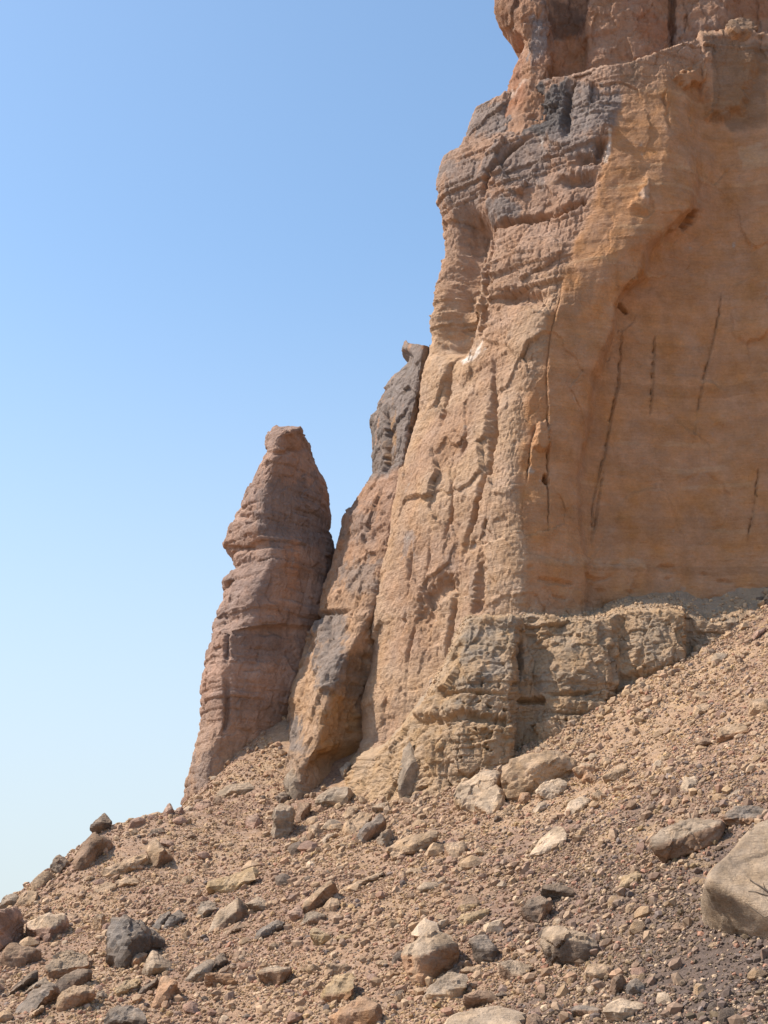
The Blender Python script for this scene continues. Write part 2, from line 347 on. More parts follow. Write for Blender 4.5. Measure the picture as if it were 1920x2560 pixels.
k3, _ = beds(zz, 2.9, 9); D += .55 * (hsh(k3, 8) - .5) * sst(900, 560, W_) * (1 - face)
D += .075 * fbm(P / .28, 3) * (1 - .75 * face)
# features one can point at
groove(D, U, W_, [(1022,490),(1000,560),(985,650),(972,735)], 33, 2.5, False, 3)
groove(D, U, W_, [(1058,480),(1050,560),(1042,660),(1030,740)], 10, .9)
groove(D, U, W_, [(1068,770),(1058,860),(1052,940),(1046,1000),(1032,1060),(1018,1130),(1000,1200)], 5, .8)
groove(D, U, W_, [(1056,870),(1050,960)], 9, 1.0)
groove(D, U, W_, [(975,770),(955,850),(948,920)], 5, .7)
groove(D, U, W_, [(975,1010),(968,1100),(955,1180)], 3.5, .5)
groove(D, U, W_, [(935,1090),(925,1200),(905,1300),(880,1420),(872,1560)], 2.6, .45)
groove(D, U, W_, [(985,1280),(975,1350),(960,1420)], 5, .6)
groove(D, U, W_, [(1040,1190),(1035,1290),(1030,1330)], 10, .8)
groove(D, U, W_, [(960,1260),(925,1290),(915,1330)], 17, .7, False)
groove(D, U, W_, [(890,1170),(880,1290),(862,1400)], 2.4, .4)
groove(D, U, W_, [(1000,850),(1003,930),(985,980)], 3, .4)
groove(D, U, W_, [(1045,430),(1060,380),(1100,330),(1160,290)], 5, .8)
groove(D, U, W_, [(1230,180),(1224,230),(1226,300)], 8, 1.0)
groove(D, U, W_, [(1110,290),(1150,230),(1170,200)], 12, 1.1)
groove(D, U, W_, [(1240,345),(1290,340),(1305,300)], 9, 1.1)
groove(D, U, W_, [(1205,390),(1260,380),(1290,385)], 11, .9)
groove(D, U, W_, [(1060,485),(1130,470),(1200,455),(1260,430)], 7, 1.0, False, 4)
groove(D, U, W_, [(1075,640),(1130,635),(1180,640)], 12, .7)
for cr in ([(1214,560),(1212,640),(1190,720),(1182,800),(1184,930),(1186,1120),(1184,1150)],[(1165,905),(1148,960),(1140,1040)],[(1345,690),(1335,830),(1310,960),(1285,1080),(1280,1180)],
           [(1415,720),(1410,800),(1405,900)],[(1560,625),(1545,720),(1525,800),(1510,880),(1495,970)],[(1640,1000),(1630,1090),(1615,1170)],[(1305,1010),(1295,1080),(1282,1170)]):
    groove(D, U, W_, cr, 1.5, .36, True, 2.2)
    d_, t_ = seg_dist(U + 2 * pnoise(P / .8), W_, cr); sd_ = np.sign(U - np.interp(W_, [q[1] for q in sorted(cr, key=lambda q: q[1])], [q[0] for q in sorted(cr, key=lambda q: q[1])]))
    D += .11 * sd_ * np.exp(-d_ / 22) * np.clip(4 * np.minimum(t_, 1 - t_), 0, 1)                                   # one lip stands a little proud
groove(D, U, W_, [(1342,662),(1352,668)], 5, 1.0, False, 3); groove(D, U, W_, [(1178,1025),(1180,1040)], 4, .9, False); groove(D, U, W_, [(1478,490),(1500,462)], 6, 1.0, False)
Uw = U + 9 * pnoise(P / .9 + 7) + 5 * pnoise(P / .35 + 3); Ww = W_ + 9 * pnoise(P / .9 + 27) + 5 * pnoise(P / .35 + 13)
hb = soft(Uw, Ww, [(1160,910),(1182,905),(1186,965),(1172,975),(1156,968)], 3); D += .55 * hb                       # a hanging flake in the crack
for (q, w1) in (([(1448,215),(1440,250),(1452,290)], 3), ([(1445,190),(1432,212),(1442,235)], 3)): groove(D, U, W_, q, w1, .5)
D += .6 * soft(Uw, Ww, [(1455,168),(1512,140),(1514,180),(1480,190)], 4)                                             # bright jutting ledge
D += .65 * soft(Uw, Ww, [(1505,60),(1560,60),(1640,80),(1630,150),(1600,240),(1530,260),(1510,180)], 10)
for pts in ([(1400,395),(1388,430)], [(1368,440),(1392,452)]): D += .30 * np.exp(-(seg_dist(U + 9 * pnoise(P / .5), W_, pts)[0] / 9) ** 2)
D += .16 * face * (soft(U, W_, [(1130,1195),(1400,1215),(1400,1300),(1130,1320)], 8))
for yy in (1185, 1192, 1205): groove(D, U, W_, [(1560, yy - 2), (1660, yy)], 1.6, .25)
zc = sst(.25, .7, fbm(P / [1.6, 1.6, .6] + 90, 2)) * sst(1180, 1240, W_); D -= .25 * zc * face
tall = np.minimum(1, np.abs(part - 1.0))[None, :] * (part > 1)[None, :] * (part < 11.4)[None, :]
D *= tall; D[nb:] = .25 * fbm(P[nb:] / .8, 3)
P2 = P + N * D[..., None]
def cliff_colour(P, U, W_, face, D):
    n = fbm(P / 7 + 21, 4); n2 = fbm(P / 1.4 + 61, 3); zz = P[..., 2] + .5 * n
    c = mix(np.array([.44, .305, .195]), np.array([.39, .255, .165]), sst(-.3, .4, n))
    c = mix(c, np.array([.345, .225, .160]), .8 * sst(760, 420, W_ + 60 * n) * (1 - .4 * face))
    c = mix(c, np.array([.440, .240, .118]), .88 * face)
    c = mix(c, np.array([.36, .190, .088]), .3 * face * sst(.0, .35, fbm(P / [2.2, 2.2, 12] + 4, 3)))
    k, fr = beds(zz, .9, 3); c = c * (1 + (hsh(k, 5) - .5) * (.12 + .06 * face))[..., None]
    k, fr = beds(zz, .30, 6); pale = .55 * (hsh(k, 6) > .93) * sst(-.1, .3, fbm(P / 5 + 14, 2)); c = mix(c, np.array([.50, .36, .22]), .55 * pale * (.35 + .65 * face))
    return c * (1 + .10 * n2 * (1 - .5 * face))[..., None]
C = cliff_colour(P, U, W_, face, D)
vn = fbm(P / 1.1 + 12, 4); vn2 = fbm(P / [.7, .7, 2.4] + 33, 3)
def stain_and_shade(C, U, W_, areas, colour, blur=14, rag=30, vn=None):
    for poly, s in areas:
        C = mix(C, colour, s * sst(.28, .85, soft(U + rag * .9 * vn2_, W_ + rag * .9 * vn_, poly, blur * 1.6) + .42 * vn_ + .25 * vn2_))
    return C
vn_, vn2_ = vn, vn2
C = stain_and_shade(C, U, W_, [([(1020,228),(1100,212),(1230,172),(1345,195),(1335,275),(1225,305),(1110,290),(1010,300)], .72),
    ([(1050,330),(1110,305),(1180,300),(1185,400),(1120,410),(1060,400)], .6), ([(1050,415),(1110,420),(1122,470),(1055,478)], .75), ([(1185,290),(1300,290),(1300,345),(1200,340)], .65),
    ([(960,350),(1050,345),(1040,430),(985,500),(965,460)], .55), ([(1200,360),(1290,360),(1280,395),(1215,400)], .4)], np.array([.19, .175, .165]))
C = stain_and_shade(C, U, W_, [([(1105,190),(1228,180),(1226,290),(1120,290)], .75)], np.array([.09, .085, .082]))
C = stain_and_shade(C, U, W_, [([(1515,95),(1665,90),(1665,270),(1580,290),(1530,250)], .55), ([(1335,150),(1385,130),(1380,190),(1345,190)], .6), ([(1190,640),(1280,600),(1250,700),(1190,700)], .25)], np.array([.16, .115, .075]))
C = stain_and_shade(C, U, W_, [([(985,775),(1040,738),(1030,765),(1000,785)], .9), ([(1312,290),(1322,290),(1318,350),(1308,350)], .7), ([(1170,300),(1176,300),(1174,325),(1168,325)], .7), ([(1380,420),(1405,395),(1400,440)], .35)], np.array([.72, .64, .54]), 5, 10)  # last patch: sunlight on the jutting chips put into the colour
C = stain_and_shade(C, U, W_, [([(960,1160),(985,1160),(980,1240),(965,1240)], .4), ([(1010,1200),(1030,1200),(1030,1290),(1015,1290)], .3), ([(880,1150),(905,1150),(900,1210),(885,1210)], .6)], np.array([.25, .22, .20]))
C = stain_and_shade(C, U, W_, [([(1590,320),(1665,310),(1665,360),(1600,370)], .5), ([(1130,1200),(1400,1218),(1400,1232),(1130,1215)], .35)], np.array([.50, .37, .24]), 6, 14)
me = mesh_of('cliff_face', P2.reshape(-1, 3), grid_faces(*P.shape[:2])[:, ::1], C.reshape(-1, 3), True)
cl = link('cliff_face', me, M_CLIFF, mountain)
CLIFF_TOP = P2[nb - 1].copy()

def body(name, feats, counts, rows, cap, amp, col, label=None, parent=None, hook=None, wrap=False, cell=1.0, bed=.6, bedamp=.25, cap_rows=(.15, .35, .7, 1)):
    P, part, nb = loft(feats, counts, rows, cap, cap_rows); N = normals(P)
    m = len(part) // 2
    if N[rows // 2, m, 1] > 0: N = -N
    U, W_ = bearing(P); n = fbm(P / 6 + 3, 3)
    wp = P + .3 * np.stack([pnoise(P / 1.1 + 3), pnoise(P / 1.1 + 23), pnoise(P / 1.3 + 43)], -1)
    D = amp * (.55 * fbm(P / [3.5, 3.5, 6] + 15, 3))
    fv, fe = facets(wp / (np.array([1.7, 1.7, 2.9]) * cell), 70); D += amp * (.75 * fv - .16 * (1 - sst(0, .05, fe)) * sst(0, .25, fbm(P / 3 + 19, 2)))
    fv, fe = facets(wp / (np.array([.7, .7, 1.0]) * cell), 90); D += amp * .36 * fv
    fv, fe = facets(wp / (np.array([.3, .3, .36]) * cell), 30); D += amp * .17 * fv
    zz = P[..., 2] + .5 * fbm(P / 7 + 2, 2) + .12 * fbm(P / 1.2 + 8, 2); k, fr = beds(zz, bed, 2)
    ra = .12 + .88 * sst(-.15, .4, fbm(P / 3 + 66, 2))
    D += bedamp * ra * ((hsh(k, 17) - .5) * 1.3 - .30 * (1 - sst(0, .2, np.minimum(fr, 1 - fr))))
    k4, _ = beds(zz, bed * 4, 8); D += bedamp * 1.2 * (hsh(k4, 23) - .5)
    D += amp * .10 * fbm(P / .3, 3)
    C = col(P, U, W_)
    if hook: D, C = hook(P, U, W_, D, C, part)
    D[nb:] *= .5
    P = P + N * D[..., None]
    me = mesh_of(name, P.reshape(-1, 3), grid_faces(*P.shape[:2]), C.reshape(-1, 3), True)
    o = link(name, me, M_CLIFF, parent)
    if label: o['label'] = label
    return o, P, nb

# ---- the darker buttress behind the crevice
SLp = [(600,1790),(606,1650),(614,1600),(631,1520),(640,1480),(664,1400),(696,1290),(720,1200),(733,1160),(741,1118),(770,1085),(790,1050),(805,1030),(805,1000),(804,910),(816,885),(833,845),(850,815),(888,793),(890,775),(868,760),(874,745)]
SL = vl(SLp, 117, 121)
PR = vl([(640,1790,107.5),(650,1690,107.5),(668,1635,107.6),(690,1600,107.8),(705,1530,108),(722,1465,108.3),(745,1420,108.6),(785,1350,109.6),(800,1320,110),(822,1240,110.3),(838,1170,110.5),(850,1090,110.8),(866,1020,111),(880,930,111.3),(900,850,111.8),(915,745,112.5)])
RC = vl([(720,1790,110.0),(735,1650,110.2),(755,1570,110.3),(780,1500,110.4),(800,1420,110.5),(812,1340,110.6),(826,1290,110.7),(845,1200,111.0),(862,1090,111.4),(880,1020,111.8),(895,930,112),(915,850,112.5),(928,745,113)])
RB = shift(RC, 3.4, 1.2)
def spur_col(P, U, W_):
    global vn_, vn2_
    vn_ = fbm(P / 1.1 + 12, 4); vn2_ = fbm(P / [.7, .7, 2.4] + 33, 3); n = fbm(P / 5 + 2, 3)
    C = mix(np.array([.40, .265, .160]), np.array([.35, .22, .145]), sst(1500, 1100, W_ + 80 * n))
    k, fr = beds(P[..., 2] + .5 * n, .8, 4); C = C * (1 + (hsh(k, 7) - .5) * .16)[..., None]
    C = stain_and_shade(C, U, W_, [([(790,1050),(800,890),(870,735),(950,735),(900,900),(870,1010)], .85), ([(675,1320),(745,1320),(748,1440),(735,1500),(680,1490)], .8), ([(608,1555),(655,1550),(655,1625),(612,1630)], .8),
        ([(730,1215),(825,1215),(810,1285),(735,1280)], .55), ([(760,1100),(820,1090),(800,1180),(750,1170)], .45), ([(600,1630),(660,1630),(690,1760),(610,1760)], .35)], np.array([.195, .175, .158]))
    C = stain_and_shade(C, U, W_, [([(735,1430),(800,1400),(800,1600),(760,1580)], .55), ([(810,905),(830,905),(826,1010),(810,1010)], .5)], np.array([.12, .095, .075]))  # first patch: shade of the recess put into the colour
    C = stain_and_shade(C, U, W_, [([(690,1540),(740,1500),(790,1560),(780,1640),(690,1640)], .55), ([(838,900),(858,880),(850,1000),(836,1000)], .5)], np.array([.42, .24, .10]))
    return C
def spur_hook(P, U, W_, D, C, part):
    groove(D, U, W_, [(835,890),(838,960),(832,1030)], 5, 1.2, True)
    groove(D, U, W_, [(690,1640),(740,1650),(790,1640)], 30, .9, False)
    D += .5 * soft(U, W_, [(640,1640),(720,1600),(720,1625),(650,1665)], 8)
    groove(D, U, W_, [(712,1330),(705,1420)], 4, .5); groove(D, U, W_, [(760,1320),(700,1325),(668,1345)], 5, .6)
    D = D * (1 - .75 * sst(.93, .99, np.arange(P.shape[0]) / 400.0))[:, None]
    return D, C
spur, Psp, nsp = body('buttress', [shift(RB, 3, 8), shift(SL, 4.5, 9), shift(SL, 1.2, 4), SL, mid(SL, PR, .5, (-.5, -.5, 0)), PR, mid(PR, RC, .75, (.2, .3, 0)), RC, RB], [4, 6, 24, 60, 80, 46, 34, 8], 400,
    lambda t: t + np.array([1.5, 6, .5]), .42, spur_col, 'dark varnished buttress behind the deep crevice', mountain, spur_hook, bed=.7, bedamp=.16)

# ---- the summit tier above the debris ledge
TLp = [(1076,300),(1082,240),(1090,215),(1100,178),(1110,145),(1142,98),(1104,72),(1066,22),(1070,-30),(1085,-120),(1100,-330)]
TL = vl(TLp, 108, 108.5)
def tl(x, d, x2=None, extra=()):
    x2 = x if x2 is None else x2
    return vl([(x, 300, d - .6), (x, 150, d)] + list(extra) + [(x2, 20, d + .1), (x2, -330, d + 1.0)])
feats = [shift(TL, 4, 9), shift(TL, 1.2, 3), TL, tl(1148, 105.6, 1128), tl(1180, 105.4), tl(1190, 106.6), tl(1235, 107.4), tl(1262, 107.2), tl(1268, 105.7, 1272), tl(1300, 105.4), tl(1390, 105.3), tl(1440, 106.0), tl(1450, 106.9), tl(1462, 105.7), tl(1560, 105.2), tl(1610, 106.6), tl(1668, 106.2), tl(2300, 101)]
def top_col(P, U, W_):
    global vn_, vn2_
    vn_ = fbm(P / 1.1 + 12, 4); vn2_ = fbm(P / [.7, .7, 2.4] + 33, 3); n = fbm(P / 4 + 2, 3)
    C = mix(np.array([.36, .215, .135]), np.array([.33, .17, .10]), sst(-.2, .4, n))
    C = stain_and_shade(C, U, W_, [([(1140,40),(1185,10),(1180,110),(1150,140)], .75), ([(1440,60),(1560,60),(1560,110),(1440,110)], .35)], np.array([.22, .205, .20]))
    C = stain_and_shade(C, U, W_, [([(1185,0),(1268,-10),(1262,80),(1190,90)], .75), ([(1070,-20),(1120,-20),(1110,70),(1070,40)], .5)], np.array([.12, .075, .055]))
    C = stain_and_shade(C, U, W_, [([(1190,90),(1262,80),(1262,160),(1190,160)], .6)], np.array([.40, .20, .105]))
    C = stain_and_shade(C, U, W_, [([(1095,215),(1130,165),(1150,160),(1110,210)], .6)], np.array([.62, .53, .44]), 8, 16)
    return C
summit, Pst, nst = body('summit_tier', feats, [4, 8, 40, 36, 24, 30, 18, 12, 24, 48, 34, 12, 12, 52, 30, 34, 4], 205, lambda t: t + np.array([0, 12, 1]), .42, top_col,
    'reddish upper rock tier set back above the debris ledge', mountain, None, bed=.8, bedamp=.14)

# ---- the grey layered rock bench at the foot
O = [[(700,1800,105),(735,1740,104),(800,1635,104.5)], [(800,1800,100),(820,1730,99.5),(872,1580,102)], [(925,1800,95.6),(930,1690,95.8),(935,1590,96.6),(955,1450,98.6)], [(1000,1800,94.2),(1000,1600,94.8),(1000,1500,95.3),(1012,1400,96.4),(1020,1337,97.6)],
     [(1092,1790,94.0),(1095,1600,94.4),(1098,1480,95),(1108,1400,95.7),(1112,1338,96.8)], [(1118,1780,95.6),(1120,1500,96.6),(1124,1334,98.2)], [(1140,1780,95.5),(1150,1450,97.3),(1150,1332,98.6)], [(1180,1740,94.6),(1185,1560,95.2),(1190,1450,96.6),(1210,1338,98.2)],
     [(1240,1700,94.2),(1245,1560,94.9),(1255,1450,95.7),(1262,1342,97.4)], [(1300,1660,94.6),(1305,1560,95.2),(1312,1450,95.9),(1310,1340,97.4)], [(1325,1640,96.2),(1330,1450,97),(1338,1326,98)], [(1385,1620,95.4),(1390,1480,95.8),(1400,1400,96.2),(1400,1322,97.3)],
     [(1470,1580,95.2),(1472,1450,95.6),(1478,1325,97)], [(1488,1570,96.9),(1490,1330,98.2)], [(1530,1540,96.6),(1540,1350,98)], [(1640,1500,97.4),(1650,1330,99)]]
def bench_col(P, U, W_):
    n = fbm(P / 2.2 + 2, 3); n2 = fbm(P / .9 + 22, 3)
    k, fr = beds(P[..., 2] + .3 * n, .5, 4)
    C = mix(np.array([.41, .29, .178]), np.array([.335, .255, .172]), sst(-.15, .3, n + .5 * (hsh(k, 9) - .5)) * sst(1690, 1500, W_ + 60 * n))
    C = mix(C, np.array([.38, .25, .13]), .5 * sst(.1, .4, n2) * sst(1500, 1640, W_ + 90 * n + .25 * (1480 - U)))
    C = mix(C, np.array([.235, .215, .185]), .6 * sst(.05, .35, fbm(P / 1.6 + 80, 3)) * soft(U, W_, [(940,1480),(1010,1340),(1120,1340),(1120,1500),(960,1560)], 30))
    C = mix(C, np.array([.36, .265, .175]), sst(100.2, 101.2, P[..., 1] + .3 * n) * sst(1000, 1100, U))
    return C
def bench_hook(P, U, W_, D, C, part):
    groove(D, U, W_, [(1122,1350),(1124,1440),(1112,1500),(1108,1580)], 2.6, .7); groove(D, U, W_, [(1125,1515),(1168,1512)], 6, .8, False, .5)
    groove(D, U, W_, [(940,1500),(1000,1490),(1090,1500)], 4, .5); groove(D, U, W_, [(900,1560),(1000,1545),(1090,1560)], 10, .7, False)
    groove(D, U, W_, [(1180,1500),(1300,1490)], 4, .5); groove(D, U, W_, [(1180,1540),(1310,1540)], 5, .4); groove(D, U, W_, [(1350,1470),(1470,1440)], 12, .6, False)
    holes = sst(.52, .75, fbm(P / .55 + 71, 2)); D -= .45 * holes * sst(1420, 1540, W_ + 40 * fbm(P / 2, 2))
    return D, C
OL = [vl(o) for o in O]
bench, Pb, nbb = body('layered_bench', [shift(OL[0], -1.5, 4)] + OL + [shift(OL[-1], 8, -1)], [6] + [30, 44, 46, 46, 14, 18, 28, 34, 30, 16, 34, 40, 10, 24, 36] + [4], 290,
    lambda t: np.stack([t[:, 0] * 1.02, np.maximum(t[:, 1] + 2, 103.2), t[:, 2] + .9 + .12 * np.maximum(t[:, 0], 0)], -1), .55, bench_col, 'grey weathered bench of thin rock layers at the cliff foot', mountain, bench_hook, cell=1.0, bed=.5, bedamp=.20,
    cap_rows=(.04, .1, .18, .28, .4, .55, .75, 1))

# ================================================================== THE PINNACLE
kl = lambda pts: [(px / VS, py / VS) for px, py in T('k', pts)]
dl = lambda pts: [(px / VS, py / VS) for px, py in T('d', pts)]
left = dl([(40,1180),(55,1060),(65,960),(90,830),(120,700),(155,590),(160,480),(180,330),(185,250),(190,170)]) + kl([(200,1580),(235,1470),(230,1430),(245,1352),(280,1330),(270,1290),(300,1210),(300,1170),(315,1110),(300,1078),(384,1026),(394,990),(352,920),(302,858),(298,825),(326,790),(355,720),(395,650),(430,620),(425,580),(450,530),(490,490),(510,430),(555,370),(578,312),(600,285),(650,258),(606,225),(602,190),(612,140),(640,112),(668,104)])
PL_ = vl(left, 120.5, 121)
prow = dl([(230,1180),(220,900),(230,700),(300,560),(330,350),(320,220)]) + kl([(330,1640),(335,1480),(350,1390),(480,1360),(505,1290),(505,1170),(560,1060),(625,960),(630,840),(560,760),(560,700),(575,600),(580,500),(600,400),(630,300),(650,200),(665,140),(722,100)])
PP = vl(prow, 114.6, 115.8)
right = dl([(900,1180),(830,700)]) + kl([(1000,1640),(1030,1200),(1036,1000),(1028,885),(1018,850),(1012,800),(985,775),(980,700),(990,640),(980,560),(975,480),(950,410),(910,330),(880,260),(855,220),(852,170),(826,125),(800,104)])
PRt = vl(right, 120.5, 121)
def pin_col(P, U, W_):
    global vn_, vn2_
    vn_ = fbm(P / 1.1 + 12, 4); vn2_ = fbm(P / [.7, .7, 2.4] + 33, 3); n = fbm(P / 4 + 9, 3)
    C = mix(np.array([.35, .235, .175]), np.array([.30, .21, .165]), sst(-.3, .3, n))
    k, fr = beds(P[..., 2] + .5 * n, 1.0, 4); C = C * (1 + (hsh(k, 7) - .5) * .2)[..., None]
    C = mix(C, np.array([.38, .255, .165]), .7 * sst(1480, 1680, W_ + 60 * n))
    C = stain_and_shade(C, U, W_, [([(560,1040),(690,1030),(705,1150),(700,1180),(590,1180),(545,1120)], .6), ([(490,1260),(600,1240),(560,1330),(480,1330)], .4), ([(470,1330),(620,1330),(640,1420),(500,1430)], .35), ([(410,1640),(470,1630),(450,1720),(405,1720)], .5)], np.array([.165, .140, .130]))
    C = stain_and_shade(C, U, W_, [([(615,1160),(645,1160),(640,1300),(612,1300)], .5)], np.array([.38, .21, .125]), 8)
    return C
def pin_hook(P, U, W_, D, C, part):
    kq, fq = beds(P[..., 2] + .25 * fbm(P / 3, 2), .95, 12); D = D + (.42 * (hsh(kq, 31) - .5) - .12 * (1 - sst(0, .2, np.minimum(fq, 1 - fq)))) * sst(5.2, 3.5, part)[None] * sst(1.5, 2.6, part)[None]
    groove(D, U, W_, kl([(310,850),(440,870),(520,850)]), 6, .6); groove(D, U, W_, kl([(340,1360),(330,1480),(330,1600)]), 6, .7)
    groove(D, U, W_, dl([(330,230),(330,500),(310,600)]), 7, .8); groove(D, U, W_, kl([(410,690),(440,650),(520,660)]), 8, .8)
    groove(D, U, W_, kl([(800,290),(795,360)]), 3, .4); groove(D, U, W_, kl([(755,560),(760,680)]), 3, .4); groove(D, U, W_, kl([(620,245),(700,240),(740,215),(850,215)]), 4, .5)
    return D * .68, C
pin, Pp, npn = body('rock_pinnacle', [shift(PRt, -1, 8), shift(PL_, 3, 6), shift(PL_, .6, 1.5), PL_, mid(PL_, PP, .5, (-.5, -.8, 0)), PP, mid(PP, PRt, .5, (.5, -.7, 0)), PRt, shift(PRt, .1, 1.5), shift(PRt, -1, 8.2)], [4, 5, 14, 44, 44, 64, 60, 10, 3], 410,
    lambda t: t * .1 + t.mean(0) * .9 + np.array([0, 0, .35]), .36, pin_col, None, None, pin_hook, bed=.75, bedamp=.36)
pin['label'] = 'tall free standing rock pinnacle with a blunt head, left of the cliff'; pin['category'] = 'rock pinnacle'

# ================================================================== BOULDERS
def ico(n):
    bm = bmesh.new(); bmesh.ops.create_icosphere(bm, subdivisions=n, radius=1); bm.verts.ensure_lookup_table()
    v = np.array([q.co[:] for q in bm.verts]); f = np.array([[l.index for l in q.verts] for q in bm.faces]); bm.free(); return v / np.linalg.norm(v, axis=1)[:, None], f
ICO = {n: ico(n) for n in (1, 2, 3, 4, 5, 6)}
def hull_planes(pts):
    bm = bmesh.new()
    for p in pts: bm.verts.new(p)
    bmesh.ops.convex_hull(bm, input=bm.verts); bm.normal_update(); c = np.mean(pts, 0)
    n, d = [], []
    for f in bm.faces:
        if f.calc_area() < 1e-6: continue
        nn = np.array(f.normal); dd = nn @ (np.array(f.verts[0].co) - c)
        if dd < 0: nn, dd = -nn, -dd
        n.append(nn); d.append(dd)
    bm.free(); return c, np.array(n), np.array(d)
def rock_mesh(name, pts, sub, c1, c2, seed, rough=1.0, rot=None, fur=0.0, lay=0.0, joint=1.0):
    pts = np.asarray(pts, float); c, n, d = hull_planes(pts); s, f = ICO[sub]
    q = s @ n.T; r = np.where(q > 1e-3, d[None] / np.maximum(q, 1e-3), 1e9)
    k = r.argmin(1); rm = r.min(1)
    beta = 60.0; size = np.cbrt(np.prod(np.ptp(pts, axis=0)))
    r1 = -np.log(np.exp(-beta * (r - rm[:, None]) / size).sum(1)) / beta * size + rm                # slightly worn edges
    r1 = np.maximum(r1, rm * .8)
    P = s * r1[:, None]; e = np.array([seed * 3.17, seed * 1.31, seed * .77])
    nn = n[k]
    fv, fe = facets(P / (size * .42) + e, seed % 50)
    D = size * rough * (.05 * fbm(P / (size * .55) + e, 3) + .055 * fv + .02 * fbm(P / (size * .12) + e, 3))
    fv, fe = facets(P / (size * .17) + e, seed % 50 + 9); D += size * rough * .022 * fv
    ax = np.array([math.sin(seed), -.5, 1.0]); ax /= np.linalg.norm(ax)
    if lay:
        kk, fr = beds(P @ ax + .1 * size * pnoise(P / size * 2 + e), size * .09, seed % 30); D += size * lay * ((hsh(kk, seed) - .5) - .5 * (1 - sst(0, .3, np.minimum(fr, 1 - fr))))
    if fur: D += size * fur * (ridged(P * [3, 3, .6] / size + e, 2) - .6)
    D -= joint * size * .03 * (1 - sst(0, .035, facets(P / (size * .75) + e + 3, seed % 41)[1])) * sst(0, .2, fbm(P / (size * .8) + e + 2, 2))
    P = P + nn * D[:, None]
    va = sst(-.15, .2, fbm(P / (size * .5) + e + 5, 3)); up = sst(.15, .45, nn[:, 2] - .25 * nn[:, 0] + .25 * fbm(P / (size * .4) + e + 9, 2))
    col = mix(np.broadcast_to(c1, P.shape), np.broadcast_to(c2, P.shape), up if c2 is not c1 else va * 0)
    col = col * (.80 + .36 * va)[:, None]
    du_ = sst(.45, .85, nn[:, 2] + .35 * fbm(P / (size * .3) + e + 15, 3)); col = mix(col, np.array([.36, .265, .175]), .35 * du_)
    P = P + c
    base = np.array([P[:, 0].mean(), P[:, 1].mean(), P[:, 2].min()])
    return mesh_of(name, P - base, f, col, sub > 5), base
PAL = dict(t=TAN, p=PALE, o=ORANGE, b=BROWN, g=GREY, d=DARK, u=BLUE, k=PINK, y=OCHRE, w=GTAN)
NB = 0
FOOT = []                                        # footprints, to keep scattered rocks clear of the boulders
def boulder(tile, outline, ridge, cols, label, sub=4, depth=None, thick=.8, rough=1.0, fur=0.0, lay=0.0, tilt=1.1, cat='boulder', name='boulder', joint=1.0, bulge=.32):
    global NB; NB += 1; sub = max(sub, 4)
    o = T(tile, outline); lo = o[:, 1].max(); hi = o[:, 1].min()
    if ridge: rg = T(tile, ridge)
    else: rg = np.array([[o[:, 0].mean() - .1 * np.ptp(o[:, 0]), hi + .55 * (lo - hi)]])
    rs = rg[np.argsort(rg[:, 0])]
    def ridge_y(x): return np.interp(x, rs[:, 0], rs[:, 1])
    low = o[:, 1] >= ridge_y(o[:, 0]) - 1e-3
    gd = ground_depth(o[:, 0], o[:, 1])
    if depth is None:
        ok = low & ~np.isnan(gd); d0 = np.median(gd[ok]) if ok.any() else np.nanmedian(gd)
        if ok.any(): d0 = .5 * d0 + .5 * gd[ok].min()
    else: d0 = depth; gd = np.full(len(o), np.nan)
    yy = lo
    while np.isnan(d0): yy += 4; d0 = ground_depth(np.array([o[:, 0].mean()]), np.array([yy]))[0]
    m = d0 / FPX                                  # metres per source pixel at that distance
    S = min(np.ptp(o[:, 0]), np.ptp(o[:, 1])) * m
    up = np.maximum(0, ridge_y(o[:, 0]) - o[:, 1]) * m
    dep = np.where(low, d0 + .05 * S, d0 + tilt * up + .1 * S)
    dep = np.where(low & ~np.isnan(gd), np.clip(gd, d0 - S, d0 + S * .6), dep)
    dep = np.where(~low & ~np.isnan(gd), np.minimum(dep, np.maximum(gd - .05, d0)), dep)
    pts = [at(o[:, 0], o[:, 1], dep)]
    if ridge and low.sum() > 1:
        lo_ = np.argsort(o[low, 0]); bd = np.interp(rs[:, 0], o[low, 0][lo_], dep[low][lo_]); by = np.interp(rs[:, 0], o[low, 0][lo_], o[low, 1][lo_])
        rd = np.minimum(bd, d0 + .2 * S) - .16 * np.maximum(by - rs[:, 1], 0) * m - .03 * S; pts.append(at(rs[:, 0], rs[:, 1], rd))
        rr_ = np.interp(o[:, 0], rs[:, 0], rd); dep = np.where(low, dep, np.minimum(dep, rr_ + tilt * up + .02 * S)); pts[0] = at(o[:, 0], o[:, 1], dep)
    else: pts.append(at(rg[:, 0], rg[:, 1], np.full(len(rg), d0 - bulge * S)))
    back = at(o[~low, 0], o[~low, 1], dep[~low] + thick * S) if (~low).any() else at(o[:, 0], o[:, 1], dep + thick * S)
    back = back + (at(o[:, 0], o[:, 1], dep).mean(0) - back) * [.25, 0, .3]; pts.append(back)
    foot = at(o[low, 0], o[low, 1], dep[low]); fc = foot.mean(0)
    pts.append(fc + (foot - fc) * .75 + [0, .45 * S, -.4 * S])
    pts = np.concatenate(pts)
    c1 = PAL[cols[0]]; c2 = PAL[cols[1]] if len(cols) > 1 else c1
    me, base = rock_mesh(name, pts, sub, c1, c2, NB, rough, None, fur, lay, joint)
    ob = link(name, me, M_ROCK); ob.location = base
    ob['label'] = label; ob['category'] = cat
    FOOT.append((pts[:, 0].mean(), pts[:, 1].mean(), .5 * max(np.ptp(pts[:, 0]), np.ptp(pts[:, 1]))))
    return ob
B_ = boulder
